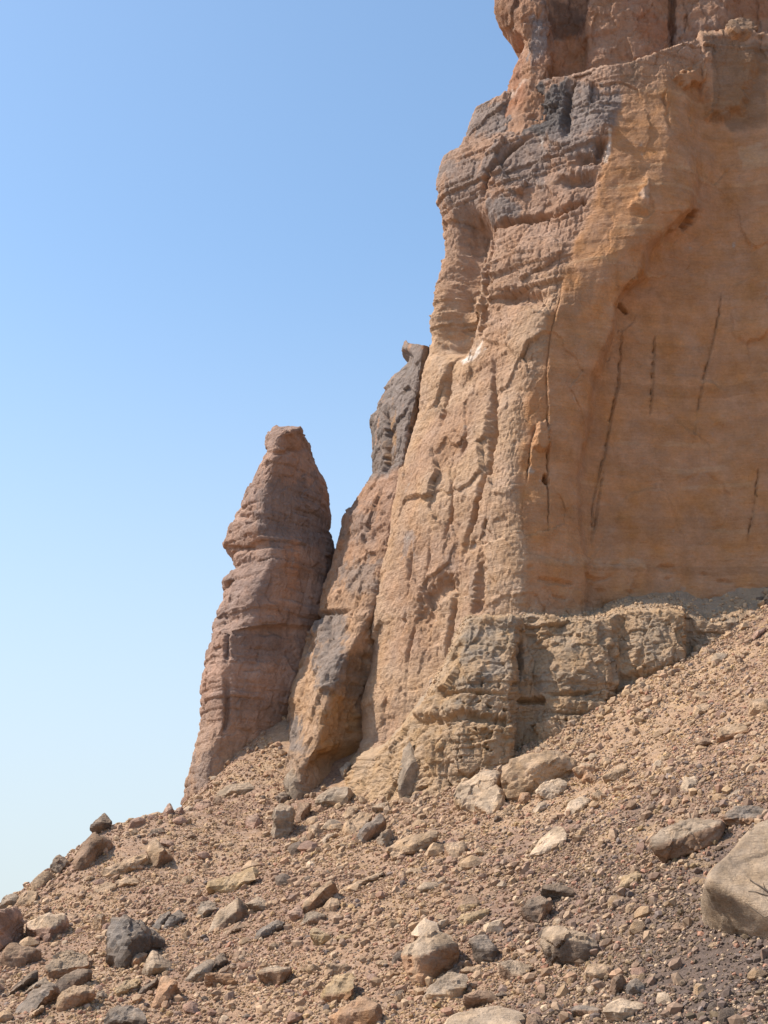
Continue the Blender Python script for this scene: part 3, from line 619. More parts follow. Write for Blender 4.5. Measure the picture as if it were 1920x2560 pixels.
# skyline and upper left
B_('a', [(530,225),(545,180),(615,122),(650,150),(668,178),(640,215),(600,230)], [], 'd', 'dark pointed rock on the skyline above the large leaning brown block', 3)
B_('a', [(410,420),(470,320),(540,230),(600,240),(680,300),(670,330),(590,390),(520,450),(430,485)], [(440,450),(530,330),(600,290)], 'b', 'large leaning brown block on the left skyline under the dark pointed rock')
B_('a', [(290,440),(320,385),(355,355),(410,410),(395,450),(340,500),(310,490)], [], 'gd', 'dark grey triangular rock on the left skyline beside the leaning block', 3, rough=1.4)
B_('a', [(160,575),(200,510),(260,460),(300,450),(330,500),(270,545),(220,580)], [(210,560),(280,500)], 't', 'sloping tan rock on the skyline below the dark grey triangle', 3)
B_('a', [(958,152),(970,100),(1000,62),(1028,95),(1035,125),(990,158)], [], 'k', 'small pink upright stone on the skyline at the foot of the pinnacle', 3)
B_('a', [(1035,130),(1045,95),(1080,85),(1095,120),(1060,140)], [], 'k', 'low pink rock just right of the small upright skyline stone', 3)
B_('a', [(1140,100),(1160,65),(1235,45),(1255,75),(1200,105)], [], 'k', 'pinkish wedge rock under the left foot of the pinnacle', 3)
B_('a', [(1255,70),(1265,20),(1310,30),(1335,60),(1300,82)], [], 'b', 'brown rock against the foot of the pinnacle, beside the pinkish wedge', 3)
B_('a', [(575,475),(700,410),(860,355),(892,415),(850,445),(720,495),(625,515)], [(632,492),(730,455),(872,385)], 't', 'long tan slab lying below the leaning brown block', lay=.03)
B_('a', [(860,350),(880,300),(930,285),(985,340),(1040,400),(1000,430),(920,460),(888,420)], [(905,400),(950,345)], 'bt', 'brown lump leaning on the right end of the long tan slab')
B_('a', [(545,590),(560,560),(660,520),(690,545),(690,575),(610,610)], [(560,590),(680,560)], 't', 'low tan slab, left half of a split pair on the grit', 3)
B_('a', [(690,530),(740,500),(810,508),(832,545),(760,562),(697,570)], [], 't', 'low tan slab, right half of a split pair on the grit', 3)
B_('a', [(1220,550),(1260,525),(1440,500),(1500,440),(1530,460),(1520,520),(1440,570),(1330,600),(1240,585)], [(1240,570),(1330,575),(1490,530)], 'y', 'wide flat ochre rock with a pitted rim on the mid slope', rough=1.3, lay=.03)
B_('a', [(95,650),(130,600),(185,575),(225,590),(228,640),(200,662),(110,678)], [(115,650),(215,620)], 't', 'tan block on the lower left skyline behind the big pink boulder')
B_('a', [(-15,680),(30,610),(70,597),(110,605),(100,660),(40,690)], [], 'g', 'grey brown rock on the skyline at the left edge', 3)
B_('a', [(-40,690),(20,678),(92,675),(140,740),(152,820),(110,862),(60,862),(12,945),(-40,960)], [(0,700),(88,700),(84,845)], 'k', 'big pink boulder cut by the left edge, with furrowed top', lay=.04)
B_('a', [(143,765),(250,725),(380,718),(415,780),(400,812),(290,882),(180,872),(140,840)], [(155,800),(300,808),(398,765)], 'kp', 'pale flat topped block beside the big pink boulder at left')
B_('a', [(-20,1050),(20,930),(60,890),(140,905),(232,925),(246,975),(150,1030),(60,1055)], [(30,960),(200,950)], 'b', 'low dark brown rock in the shade under the big pink boulder')
B_('a', [(545,800),(558,725),(620,720),(632,780),(600,820),(565,828)], [(600,755)], 't', 'small tan cube shaped block left of the dark furrowed boulder', 3)
B_('a', [(422,758),(430,735),(465,722),(468,750),(440,762)], [], 'b', 'small brown stone between the pale flat topped block and tan cube', 3)
B_('a', [(625,930),(650,740),(720,720),(760,750),(860,770),(920,840),(990,890),(985,915),(850,950),(760,1040),(700,1055),(650,980)], [(690,980),(760,880),(840,860),(900,880)], 'du', 'big dark grey boulder with deep vertical furrows', 5, rough=1.2, fur=.07)
B_('a', [(890,800),(960,730),(1000,695),(1020,705),(1005,775),(940,832)], [], 'du', 'dark slab leaning behind the furrowed boulder', 3)
B_('a', [(955,828),(1010,735),(1060,688),(1105,738),(1095,765),(1010,805)], [(1020,760),(1085,745)], 'u', 'blue black double humped rock right of the furrowed boulder', rough=1.2)
B_('a', [(1163,742),(1190,650),(1250,640),(1295,690),(1240,742),(1190,757)], [], 'g', 'rough grey rock behind the large smooth grey slab', 3, rough=1.3)
B_('a', [(1218,852),(1280,720),(1410,612),(1490,710),(1440,758),(1385,782),(1260,842)], [(1395,775),(1408,695)], 'bw', 'large smooth grey tan slab with a sharp shaded right face', rough=.6, thick=.5)
B_('a', [(1450,660),(1530,610),(1612,680),(1560,702),(1490,712)], [], 'w', 'pale flat slab behind the right side of the large smooth slab', 3, rough=.6)
B_('a', [(1295,855),(1420,772),(1502,785),(1440,802),(1330,862)], [], 'b', 'thin brown slab slipped under the large smooth slab', 3)
B_('a', [(865,268),(905,215),(960,210),(985,235),(935,255),(890,272)], [], 'kd', 'small tan rock with dark left side high on the left slope', 3)
B_('a', [(940,300),(955,275),(1030,290),(1035,325),(990,330)], [], 'k', 'pink brown flat stone above the brown lump', 3)
B_('a', [(1100,270),(1130,225),(1170,270),(1140,280)], [], 'b', 'brown pointed stone on the pale path of grit', 3)
B_('a', [(1285,345),(1290,310),(1315,310),(1320,345)], [], 'k', 'tiny reddish stone alone on pale grit right of the brown pointed stone', 3)
# lower left cluster
B_('g', [(378,890),(470,770),(600,740),(760,780),(795,880),(765,905),(650,930),(520,1000),(430,1012)], [(405,930),(560,885),(700,885),(785,865)], 'ow', 'broad flat topped boulder resting on dark slabs at lower left', 5, rough=1.1, lay=.02)
B_('g', [(465,1045),(560,960),(700,900),(790,912),(798,1010),(700,1052),(560,1092),(500,1160)], [(520,1040),(700,930),(785,925)], 'bd', 'dark diagonal slab directly beneath the broad flat topped boulder')
B_('g', [(100,1290),(260,1100),(380,1050),(480,1030),(500,1100),(470,1200),(300,1252),(250,1312)], [(285,1185),(300,1160),(465,1058)], 'ou', 'long grey slab with a rusty shaded side at lower left', lay=.03)
B_('g', [(18,1162),(130,1050),(315,905),(327,1000),(190,1080),(80,1142)], [(60,1140),(318,940)], 'd', 'thin black slab pointing up right near the left edge')
B_('g', [(180,1140),(250,1060),(400,960),(440,1030),(330,1085),(230,1130)], [], 'g', 'flat grey slab between the thin black slab and long rusty one', rough=.7)
B_('g', [(473,1272),(480,1170),(540,1090),(740,1030),(822,1070),(828,1180),(720,1232),(570,1292)], [(560,1155),(660,1115),(812,1095)], 'ot', 'rough tan orange block in front of the dark diagonal slab', rough=1.3)
B_('g', [(978,1080),(1070,1010),(1180,975),(1232,1010),(1190,1070),(1060,1122),(1000,1152)], [(1000,1110),(1200,1040)], 'y', 'yellow layered rock below the furrowed dark boulder', 3, lay=.05)
B_('g', [(1158,1142),(1230,1060),(1370,970),(1378,1030),(1330,1092),(1210,1137)], [(1200,1110),(1360,1000)], 'd', 'narrow dark slab between the yellow rock and the orange one', 3)
B_('g', [(1298,1240),(1340,1090),(1400,955),(1530,1000),(1570,1100),(1540,1152),(1440,1212),(1370,1257)], [(1440,1085),(1430,1215),(1520,1015)], 'o', 'upright orange rock with a torn top edge', lay=.03)
B_('g', [(1208,942),(1310,730),(1400,780),(1502,870),(1480,922),(1370,952),(1270,977)], [], 'w', 'tan triangular slab above the upright orange rock', rough=.7, thick=.4)
B_('g', [(1103,852),(1130,800),(1240,755),(1282,770),(1230,872),(1140,897)], [], 'o', 'rounded banded orange stone left of the tan triangle', 3, lay=.05)
B_('g', [(880,1420),(920,1270),(1000,1215),(1090,1240),(1180,1230),(1265,1290),(1300,1420)], [(960,1350),(1100,1310),(1220,1330)], 'du', 'dark furrowed boulder cut by the bottom edge at left', fur=.07)
B_('g', [(248,1332),(290,1270),(370,1215),(388,1240),(330,1302),(270,1337)], [], 't', 'small tan sliver in front of the long rusty slab', 3)
B_('g', [(830,1170),(835,1110),(890,1090),(945,1150),(900,1180)], [], 'g', 'small grey stone in the shade right of the rough tan block', 3)
B_('g', [(95,1350),(120,1310),(200,1295),(260,1325),(200,1345)], [], 'k', 'low pink stone at the bottom left below the long rusty slab', 3)
B_('g', [(440,1250),(460,1215),(500,1225),(490,1260)], [], 'b', 'tiny brown stone wedged left of the rough tan block', 3)
# lower middle left
B_('h', [(188,1022),(300,880),(440,810),(482,830),(450,922),(390,992),(250,1032)], [], 'g', 'smooth grey slab lying up slope, left of the low rusty block', rough=.7, thick=.5)
B_('h', [(438,932),(480,800),(530,765),(592,830),(570,872),(500,922)], [], 'd', 'dark lump at the top end of the smooth grey slab', 3, rough=1.3)
B_('h', [(378,1040),(380,940),(480,935),(620,945),(683,1050),(480,1057)], [(400,950),(620,955)], 'o', 'low rusty block with a shaded front in the lower left', lay=.04)
B_('h', [(842,1000),(835,940),(900,880),(1040,890),(1142,890),(1142,940),(1110,1000),(1040,1062),(960,1040),(880,1022)], [(850,948),(1040,918)], 'bw', 'brown block with a flat pale top and a dark right end')
B_('h', [(1218,365),(1300,250),(1480,130),(1520,150),(1552,250),(1530,300),(1400,372),(1250,442)], [(1240,392),(1495,150),(1500,170)], 'ot', 'steep tan slab with a sharp upper tip and orange shaded side', lay=.03, rough=.8)
B_('h', [(1388,392),(1480,280),(1540,300),(1562,350),(1470,412),(1420,402)], [], 't', 'tan rock in front of the steep sharp tipped slab', 3)
B_('h', [(1100,420),(1190,350),(1235,400),(1230,470),(1160,500)], [], 'k', 'broken pinkish stone at the lower end of the steep slab', 3)
B_('h', [(798,642),(870,560),(1000,490),(1050,512),(1102,490),(1060,552),(940,622),(850,672)], [(850,620),(1000,530),(1080,520)], 'du', 'long dark slab in the lower middle left', rough=1.2)
B_('h', [(1288,602),(1298,545),(1370,550),(1470,610),(1532,665),(1400,702),(1310,692)], [(1335,610),(1420,620)], 'y', 'ochre rock with a curled pale rim', 3)
B_('h', [(1198,532),(1260,430),(1330,400),(1442,440),(1420,502),(1320,542)], [], 'bg', 'rounded grey brown stone behind the ochre rock', 3)
B_('h', [(1376,1172),(1420,1060),(1520,950),(1660,920),(1705,960),(1695,1060),(1640,1192),(1500,1187)], [(1410,1150),(1510,1105),(1655,1095)], 'oy', 'angular yellow brown boulder with a notched face, lower middle', rough=1.2)
B_('b', [(408,1382),(530,1310),(650,1260),(742,1300),(755,1350),(735,1440),(500,1460),(470,1402)], [(500,1375),(700,1322)], 'o', 'orange boulder at the bottom edge, its ridge sloping down left', rough=1.1)
B_('h', [(1408,842),(1500,850),(1655,880),(1640,920),(1490,972),(1430,912)], [(1420,850),(1620,895)], 't', 'flat tan rock just above the angular yellow brown boulder', 3)
B_('h', [(940,1150),(980,1110),(1050,1085),(1045,1110),(990,1150)], [], 't', 'thin tan chip below the brown flat topped block', 3)
B_('h', [(1285,905),(1300,870),(1360,865),(1385,890),(1330,930)], [], 'd', 'small dark stone left of the flat tan rock', 3)
B_('h', [(1500,660),(1530,620),(1659,600),(1650,640),(1560,670)], [], 'y', 'thin ochre slab right of the curled rim rock', 3)
# lower middle and right
B_('i', [(400,780),(440,680),(560,600),(700,540),(890,600),(912,680),(962,800),(920,872),(780,932),(640,1062),(540,1062),(480,932)], [(455,845),(580,800),(700,740),(835,690)], 'ow', 'biggest boulder in the lower middle, grey slanting top over an orange front', 5, rough=.7, lay=.01)
B_('i', [(1003,652),(1070,610),(1160,605),(1240,700),(1292,780),(1220,852),(1140,887),(1080,862),(1030,762)], [(1090,720),(1180,760)], 'du', 'blue black rounded boulder right of the biggest boulder', rough=1.1, fur=.04)
B_('i', [(588,1162),(680,1020),(790,950),(900,930),(1012,970),(1017,1050),(960,1152),(850,1192),(640,1212)], [(640,1120),(820,1105),(900,1060)], 'tg', 'domed grey boulder with wavy layers in front of the biggest boulder', rough=1.0, lay=.05)
B_('i', [(948,1202),(990,1110),(1110,1080),(1220,1110),(1282,1180),(1160,1222),(970,1242)], [(970,1140),(1110,1090),(1250,1150)], 'b', 'dark red brown dome right of the wavy layered boulder')
B_('i', [(765,1440),(820,1300),(1000,1240),(1200,1215),(1440,1250),(1532,1285),(1500,1400),(1400,1520),(900,1520)], [(800,1420),(1100,1430),(1480,1390)], 'tp', 'large pale flat slab cut by the bottom edge', rough=.5)
B_('i', [(1488,1420),(1530,1292),(1590,1285),(1665,1330),(1680,1420),(1560,1470)], [], 'b', 'dark brown end block against the large pale bottom slab', 3)
B_('i', [(1263,972),(1273,850),(1370,815),(1582,890),(1500,962),(1400,1002),(1310,1012)], [(1283,868),(1410,965)], 'bw', 'grey tan wedge below the blue black boulder')
B_('i', [(893,482),(930,440),(1090,390),(1170,380),(1192,430),(1150,472),(1050,512),(960,542)], [(910,480),(1100,425),(1180,410)], 'y', 'long yellow block like a loaf on the mid slope')
B_('i', [(898,392),(960,270),(1060,270),(1107,320),(1090,372),(960,417)], [(930,350),(1080,345)], 'yb', 'brown ochre lump just above the long yellow block', 3)
B_('i', [(548,212),(620,150),(730,150),(762,180),(690,232),(600,252)], [], 'w', 'pale greenish disc shaped stone on the mid slope', 3, rough=.6)
B_('i', [(470,290),(490,250),(570,245),(590,280),(520,300)], [], 'b', 'brown stone at the lower left of the pale disc', 3)
B_('i', [(938,922),(980,880),(1110,885),(1142,920),(1090,962),(970,952)], [], 't', 'low brown tan stone between the domed and blue black boulders', 3)
B_('i', [(1238,1132),(1290,1090),(1352,1130),(1300,1167)], [], 'd', 'small dark stone behind the red brown dome', 3)
B_('i', [(1335,700),(1370,665),(1420,710),(1430,740),(1380,760)], [], 'o', 'small orange stone right of the blue black boulder', 3)
B_('i', [(1448,805),(1500,770),(1610,735),(1612,775),(1520,815)], [], 't', 'tan finger shaped stone above the grey tan wedge', 3)
B_('i', [(1370,800),(1380,765),(1430,758),(1450,790),(1410,810)], [], 'o', 'small round orange cobble touching the tan finger stone', 3)
B_('i', [(512,1130),(520,1092),(580,1085),(608,1110),(580,1145)], [], 'o', 'small orange cobble at the foot of the biggest boulder', 3)
B_('i', [(355,1140),(380,1090),(430,1080),(452,1120),(410,1160)], [], 'd', 'small dark round cobble left of the wavy layered boulder', 3)
B_('i', [(1005,1080),(1015,1030),(1070,1005),(1090,1050),(1050,1090)], [], 'o', 'brown orange cobble between the wavy boulder and red dome', 3)
B_('i', [(195,860),(215,835),(300,830),(330,870),(260,900)], [], 't', 'flat tan stone left of the biggest boulder', 3)
B_('c', [(298,932),(330,850),(420,830),(540,850),(660,930),(672,990),(560,1062),(420,1092),(385,1062),(330,992)], [(408,908),(378,1050),(535,928),(655,958)], 'dw', 'wedge boulder with a dark shaded triangular front face', 5, rough=.75)  # shade of the front put into the colour, dark under a tan top
B_('c', [(183,742),(240,680),(310,650),(380,690),(392,750),(300,832),(220,792)], [(225,755),(330,700)], 'bd', 'dark rock left below the dark low slab, half in shadow')
B_('c', [(298,642),(330,590),(440,585),(512,620),(524,660),(440,682),(360,672)], [(320,620),(500,630)], 'd', 'dark low slab above the half shadowed dark rock', rough=1.2)
B_('c', [(953,332),(1000,270),(1200,200),(1360,195),(1402,250),(1392,330),(1250,402),(1100,457),(1020,440),(970,382)], [(985,385),(1180,390),(1245,290),(1385,225)], 'bg', 'long grey brown boulder with a dark right end, right side', 5, lay=.025)
B_('c', [(1378,192),(1480,130),(1560,120),(1670,150),(1690,200),(1560,242),(1420,242)], [(1400,205),(1570,205)], 'ou', 'layered grey ledge rock behind the huge right edge boulder', lay=.05)
B_('c', [(1248,652),(1290,570),(1400,480),(1500,360),(1580,210),(1720,170),(1950,300),(1950,920),(1640,885),(1500,842),(1380,782),(1270,742)], [], 'w', 'huge smooth grey tan boulder cut by the right edge', 6, rough=.30, thick=.7, tilt=.75, joint=0, bulge=-.06)
B_('c', [(223,432),(280,350),(400,250),(462,255),(472,320),(440,372),(370,412),(270,447)], [(270,440),(450,330)], 'p', 'pale tan angular slab lit on top, right of centre', rough=.7)
B_('c', [(443,192),(480,110),(550,70),(607,80),(612,120),(560,162),(470,202)], [(480,185),(540,140),(600,100)], 'tp', 'tan tilted block up slope from the pale angular slab', 3)
B_('c', [(608,62),(650,30),(712,70),(680,102),(620,92)], [], 't', 'tan pyramid stone right of the tan tilted block', 3)
B_('c', [(768,612),(800,550),(890,505),(917,540),(880,602),(800,642)], [(790,615),(900,550)], 'y', 'yellow elongated stone alone on grey gravel, right side', 3)
B_('c', [(573,1122),(590,1065),(680,1060),(752,1070),(740,1112),(690,1162),(620,1182)], [], 't', 'tan flat stone below the wedge boulder with the shaded front', 3)
B_('c', [(718,1232),(740,1140),(790,1120),(822,1170),(800,1222),(750,1262)], [(760,1170)], 'b', 'brown upright stone beside the blue grey one near the bottom', 3)
B_('c', [(803,1222),(830,1180),(880,1145),(932,1190),(920,1242),(840,1252)], [], 'u', 'blue grey flat stone right of the brown upright stone', 3)
B_('c', [(673,1342),(700,1300),(790,1260),(900,1290),(952,1320),(900,1352),(800,1412),(720,1402)], [], 'p', 'pale cracked stone near the bottom, right of centre', 3, rough=.7)
B_('c', [(488,1352),(510,1310),(600,1310),(682,1330),(640,1382),(530,1392)], [(510,1335),(650,1345)], 'bu', 'blue grey block left of the pale cracked stone', 3)
B_('c', [(1078,862),(1120,820),(1160,825),(1202,850),(1160,882),(1110,882)], [], 'b', 'small brown stone left of the huge boulder on gravel', 3)
B_('c', [(1388,92),(1440,50),(1560,0),(1602,5),(1540,52),(1430,97)], [], 'g', 'narrow grey slab lying up slope near the right edge', 3)
B_('c', [(1320,165),(1330,140),(1370,138),(1380,165),(1350,178)], [], 'd', 'small black stone behind the long grey brown boulder', 3)
B_('c', [(1295,965),(1320,940),(1385,935),(1390,955),(1330,975)], [], 't', 'small tan chip on gravel below the huge boulder', 3)
B_('c', [(1480,855),(1460,825),(1490,825),(1500,855)], [], 'd', 'tiny dark stone at the lower edge of the huge boulder', 2)
# slope under the bench
B_('e', [(8,1132),(60,1070),(180,1010),(262,1010),(290,1080),(240,1082),(140,1162),(130,1232),(60,1232)], [(40,1160),(150,1110),(250,1060)], 'tp', 'large pale boulder, left half of the split pair below the rock bench', 5)
B_('e', [(128,1182),(160,1130),(250,1070),(302,1120),(307,1190),(220,1242),(150,1237)], [(170,1190),(270,1120)], 'tp', 'pale round boulder, right half of the split pair below the bench')
B_('e', [(258,992),(400,922),(560,890),(642,940),(668,990),(640,1032),(560,1082),(450,1132),(370,1182),(298,1172)], [(330,1045),(450,975),(570,930),(645,965)], 't', 'great slanting block with a lit top and wide shaded front', 5, lay=.02)
B_('e', [(453,1112),(500,1065),(580,1050),(622,1070),(612,1122),(540,1162),(480,1152)], [(480,1120),(600,1085)], 'p', 'whitish layered rock in front of the great slanting block', 3, lay=.05)
B_('e', [(638,1002),(690,965),(760,980),(802,1000),(760,1022),(690,1052)], [(680,1030),(700,985)], 'ot', 'brown angular rock at the right end of the great slanting block', 3)
B_('e', [(688,1062),(720,1000),(772,1040),(772,1070),(720,1074)], [], 'o', 'brown pyramid stone in front of the brown angular rock', 3)
B_('e', [(798,1042),(870,980),(922,975),(932,1020),(870,1062),(820,1062)], [(830,1045),(915,1000)], 't', 'tan oblong block up right of the brown pyramid stone', 3)
B_('e', [(780,980),(800,940),(850,930),(880,960),(830,985)], [], 't', 'tan rounded stone behind the tan oblong block', 3)
B_('e', [(358,1182),(375,1125),(420,1120),(437,1160),(400,1187)], [], 'o', 'small orange lump under the great slanting block', 3)
B_('e', [(438,1217),(470,1170),(512,1170),(512,1205),(460,1232)], [], 'p', 'small pale slab under the whitish layered rock', 3)
B_('e', [(250,1240),(270,1218),(325,1212),(330,1232),(290,1250)], [], 't', 'flat tan stone at the foot of the split pair', 3)
B_('e', [(1203,1102),(1230,1040),(1290,1035),(1302,1080),(1250,1122)], [], 'p', 'pale cone shaped stone in the right middle of the scree', 3)
B_('e', [(1298,1062),(1380,1035),(1392,1055),(1320,1082)], [], 'y', 'thin ochre stone right of the pale cone shaped stone', 3)
B_('e', [(1388,852),(1400,790),(1480,760),(1562,775),(1557,810),(1480,832),(1430,857)], [(1405,830),(1470,800),(1550,795)], 'ot', 'tan brown block with a shaded front high on the right scree', 3)
B_('e', [(1278,872),(1320,825),(1380,840),(1387,865),(1320,892)], [], 'b', 'brown stone left below the shaded front block on the right', 3)
B_('e', [(1258,622),(1280,600),(1360,590),(1387,620),(1340,642),(1280,647)], [], 't', 'brown tan slab highest on the right scree', 3)
B_('e', [(1263,722),(1280,670),(1350,655),(1367,690),(1330,717),(1290,737)], [], 't', 'rounded tan block below the highest slab on the right scree', 3)
B_('e', [(1553,722),(1570,650),(1620,620),(1670,640),(1670,700),(1590,727)], [(1580,680),(1640,650)], 't', 'tan block against the right edge, high on the scree', 3)
B_('e', [(923,1102),(950,1070),(1002,1065),(1002,1095),(960,1107)], [], 't', 'small tan pebble shaped rock below the tan oblong block', 3)
B_('e', [(1558,332),(1600,280),(1652,260),(1642,290),(1580,337)], [], 'k', 'red brown slab on the upper right scree edge', 3)
B_('e', [(640,880),(655,845),(690,835),(705,860),(670,885)], [], 't', 'tan stone on the scree crest above the great slanting block', 3)
B_('e', [(985,600),(1000,580),(1045,590),(1040,612),(1000,615)], [], 'o', 'small orange stone on the scree crest under the bench', 3)
# foot of the buttress
B_('f', [(678,862),(690,800),(760,720),(860,640),(902,700),(907,740),(820,802),(730,872)], [(715,835),(745,770),(892,695)], 'bu', 'long blue grey block leaning on a tan boulder', 4, rough=.7)
B_('f', [(598,782),(610,700),(720,625),(822,640),(760,702),(700,792),(640,797)], [(630,750),(740,700)], 't', 'tan boulder behind the lower end of the blue grey block')
B_('f', [(828,822),(860,770),(940,735),(952,820),(890,882),(840,862)], [(885,790),(945,760)], 'gt', 'grey brown cube below the upper end of the blue grey block', 3)
B_('f', [(895,965),(900,890),(1040,800),(1240,740),(1278,780),(1230,862),(1140,912),(1020,962),(930,990)], [(930,960),(1060,890),(1240,800)], 't', 'broad tan slab with a rippled top in mid scree', 5, lay=.03)
B_('f', [(1278,852),(1340,835),(1430,840),(1472,890),(1440,942),(1360,972),(1310,912)], [(1320,885),(1450,885)], 'ot', 'tan block with orange front right of the broad rippled slab', 3)
B_('f', [(133,562),(140,520),(200,490),(237,520),(215,572),(160,582)], [], 'd', 'dark round boulder sitting at the foot of the buttress', 3)
B_('f', [(98,802),(110,600),(180,575),(272,590),(272,700),(230,802),(130,832)], [(130,620),(240,620),(220,780)], 'gw', 'blocky grey ledge rock below the dark round boulder', 4, lay=.03)
B_('f', [(268,702),(290,570),(392,565),(370,642),(310,702)], [], 'b', 'brown square faced rock right of the blocky grey ledge', 3)
B_('f', [(348,792),(370,730),(430,720),(472,780),(420,822)], [], 't', 'tan rounded rock below the brown square faced one', 3)
B_('f', [(493,762),(510,720),(590,710),(602,760),(540,777)], [], 't', 'small flat tan rock left of the tan boulder', 3)
B_('f', [(433,842),(490,790),(562,780),(530,822),(470,852)], [], 'p', 'pale leaf shaped slab below the small flat tan rock', 3)
B_('f', [(588,662),(640,590),(732,600),(700,642),(620,682)], [], 't', 'tan slab above the tan boulder by the blue grey block', 3)
B_('f', [(788,602),(850,575),(912,565),(927,620),(870,632)], [], 'w', 'greyish block above the upper end of the blue grey block', 3)
B_('f', [(280,870),(300,820),(345,790),(365,830),(340,875)], [], 't', 'tan cube stone below the tan rounded rock', 3)
B_('f', [(588,1192),(640,1130),(780,1080),(905,1030),(880,1072),(760,1132),(660,1195)], [], 't', 'thin layered tan slab pointing up right above the steep slab', 3, lay=.06)
B_('f', [(1488,922),(1540,870),(1602,920),(1570,942)], [], 't', 'small tan gable shaped stone right of the orange fronted block', 3)
B_('f', [(1018,1062),(1060,1030),(1142,1010),(1152,1050),(1060,1077)], [], 't', 'flat tan stone below the broad rippled slab', 3)
B_('f', [(1215,1000),(1240,960),(1310,945),(1330,980),(1270,1005)], [], 'b', 'low brown stone between the rippled slab and orange fronted block', 3)
B_('f', [(178,432),(210,360),(290,300),(352,330),(340,402),(392,440),(360,512),(260,562),(210,502)], [(240,420),(300,400)], 'gw', 'rounded grey knob of rock under the buttress overhang', 4)
B_('f', [(973,502),(985,300),(1030,160),(1072,140),(1077,290),(1142,320),(1092,402),(1082,522),(1000,542)], [(1000,480),(1060,300)], 'g', 'upright grey flake standing against the foot of the cliff', 4, rough=.5, depth=97.2, thick=.5)
B_('f', [(578,342),(620,285),(672,280),(650,372),(610,412)], [], 'w', 'grey tan block at the mouth of the buttress recess', 3)
B_('f', [(400,590),(420,520),(520,470),(640,450),(680,520),(640,590),(500,600)], [(430,560),(640,520)], 'wg', 'wide grey ledge rock in front of the buttress recess', 4)
for o_, l_ in (([(518,572),(540,535),(592,530),(592,572)], 'leftmost block of the row under the pinnacle right side'), ([(590,532),(600,490),(652,490),(657,532)], 'middle block of the row under the pinnacle right side'), ([(655,522),(680,470),(727,470),(712,522)], 'rightmost block of the row, against the buttress')):
    B_('d', o_, [], 't', l_, 3)
B_('d', [(248,1002),(330,940),(480,915),(517,960),(430,1002),(300,1022)], [], 'w', 'large pale slab lying at the foot of the pinnacle', 3, rough=.6)
B_('d', [(550,890),(580,845),(630,840),(630,870),(580,895)], [], 'o', 'orange wedge stone left of the buttress foot', 3)
B_('d', [(440,1190),(450,1140),(530,1115),(560,1180),(500,1230)], [], 'k', 'pinkish block left of the blocky grey ledge', 3)
B_('d', [(62,1285),(90,1240),(130,1265),(135,1290)], [], 'b', 'brown stone alone on the slope below the pinnacle', 3)
B_('j', [(1405,160),(1430,110),(1500,88),(1560,110),(1610,160),(1590,215),(1520,235),(1440,215)], [], 'ob', 'round brown boulder perched on the high debris ledge', 4, depth=103.6, rough=1.4)

# ================================================================== LOOSE STONES
def unit_rocks(n, sub, flat):
    r = []
    for k in range(n):
        q = RNG.normal(size=(9, 3)); q /= np.linalg.norm(q, axis=1)[:, None]; q *= RNG.uniform(.8, 1.1, (9, 1)); q *= [1, RNG.uniform(.6, .95), flat * RNG.uniform(.7, 1.2)]
        q = np.concatenate([q, [[1, 0, 0], [-1, 0, 0], [0, .7, 0], [0, -.7, 0], [0, 0, flat], [0, 0, -flat]]])
        c, nn, d = hull_planes(q); s, f = ICO[sub]; m = s @ nn.T; rr = np.where(m > 1e-3, d / np.maximum(m, 1e-3), 1e9).min(1)
        P = s * rr[:, None]
        if sub > 1: P = P * (1 + .10 * fbm(P * 1.7 + k * 7, 3) + .05 * facets(P * 2 + k * 3, k)[0])[:, None]
        r.append((P, f))
    return r
def in_view(P, mx=40):
    u, v = bearing(P); return (u > -mx) & (u < 1659 + mx) & (v < 2212 + mx) & (v > 1000)
def slope_frame(x, y):
    e = .6; nx = -(ground0(x + e, y) - ground0(x - e, y)) / (2 * e); ny = -(ground0(x, y + e) - ground0(x, y - e)) / (2 * e)
    n = np.stack([nx, ny, np.ones_like(nx)], -1); return n / np.linalg.norm(n, axis=-1)[..., None]
def spots(n, base=.35, patch=0.0, mx=170):
    out = []
    c = 0
    while c < n:
        m = 60000; d = RNG.uniform(42, 120, m); x = RNG.uniform(-.36, .36, m) * d; keep = RNG.random(m) < np.clip((62 / d) ** .6, 0, 1)
        d, x = d[keep], x[keep]; q = fbm(np.stack([x, d, d * 0], -1) / [3.2, 5, 1] + patch, 3); keep = RNG.random(len(d)) < base + (1 - base) * sst(-.2, .25, q); d, x = d[keep], x[keep]; z = ground(x, d); P = np.stack([x, d, z], -1); k = in_view(P, mx); P = P[k]
        u, v = bearing(P)
        # not inside the cliff: keep to the visible scree
        lim = foot_line(u)
        P = P[v > lim]; out.append(P); c += len(P)
    return np.concatenate(out)[:n]
def foot_line(u): return np.interp(u, [0,200,400,480,553,612,700,830,900,1000,1100,1240,1330,1480,1600,1665], [1880,1740,1710,1640,1565,1620,1700,1720,1720,1690,1636,1560,1500,1425,1335,1262])
def stone_cols(P, n):
    u, v = bearing(P); pick = RNG.random(n); base = scree_colour(P)
    c = base * RNG.uniform(.78, 1.35, (n, 1)); c[:, 2] *= RNG.uniform(.78, 1.08, n)
    dk = pick < np.interp(u, [0, 900, 1659], [.05, .06, .20]); c[dk] = np.array([.15, .118, .098]) * RNG.uniform(.7, 1.6, (dk.sum(), 1))
    pl = (pick > .86); c[pl] = np.array([.45, .335, .22]) * RNG.uniform(.8, 1.15, (pl.sum(), 1))
    rd = (pick > .72) & (pick < .80); c[rd] = np.array([.34, .19, .125]) * RNG.uniform(.75, 1.2, (rd.sum(), 1))
    return c
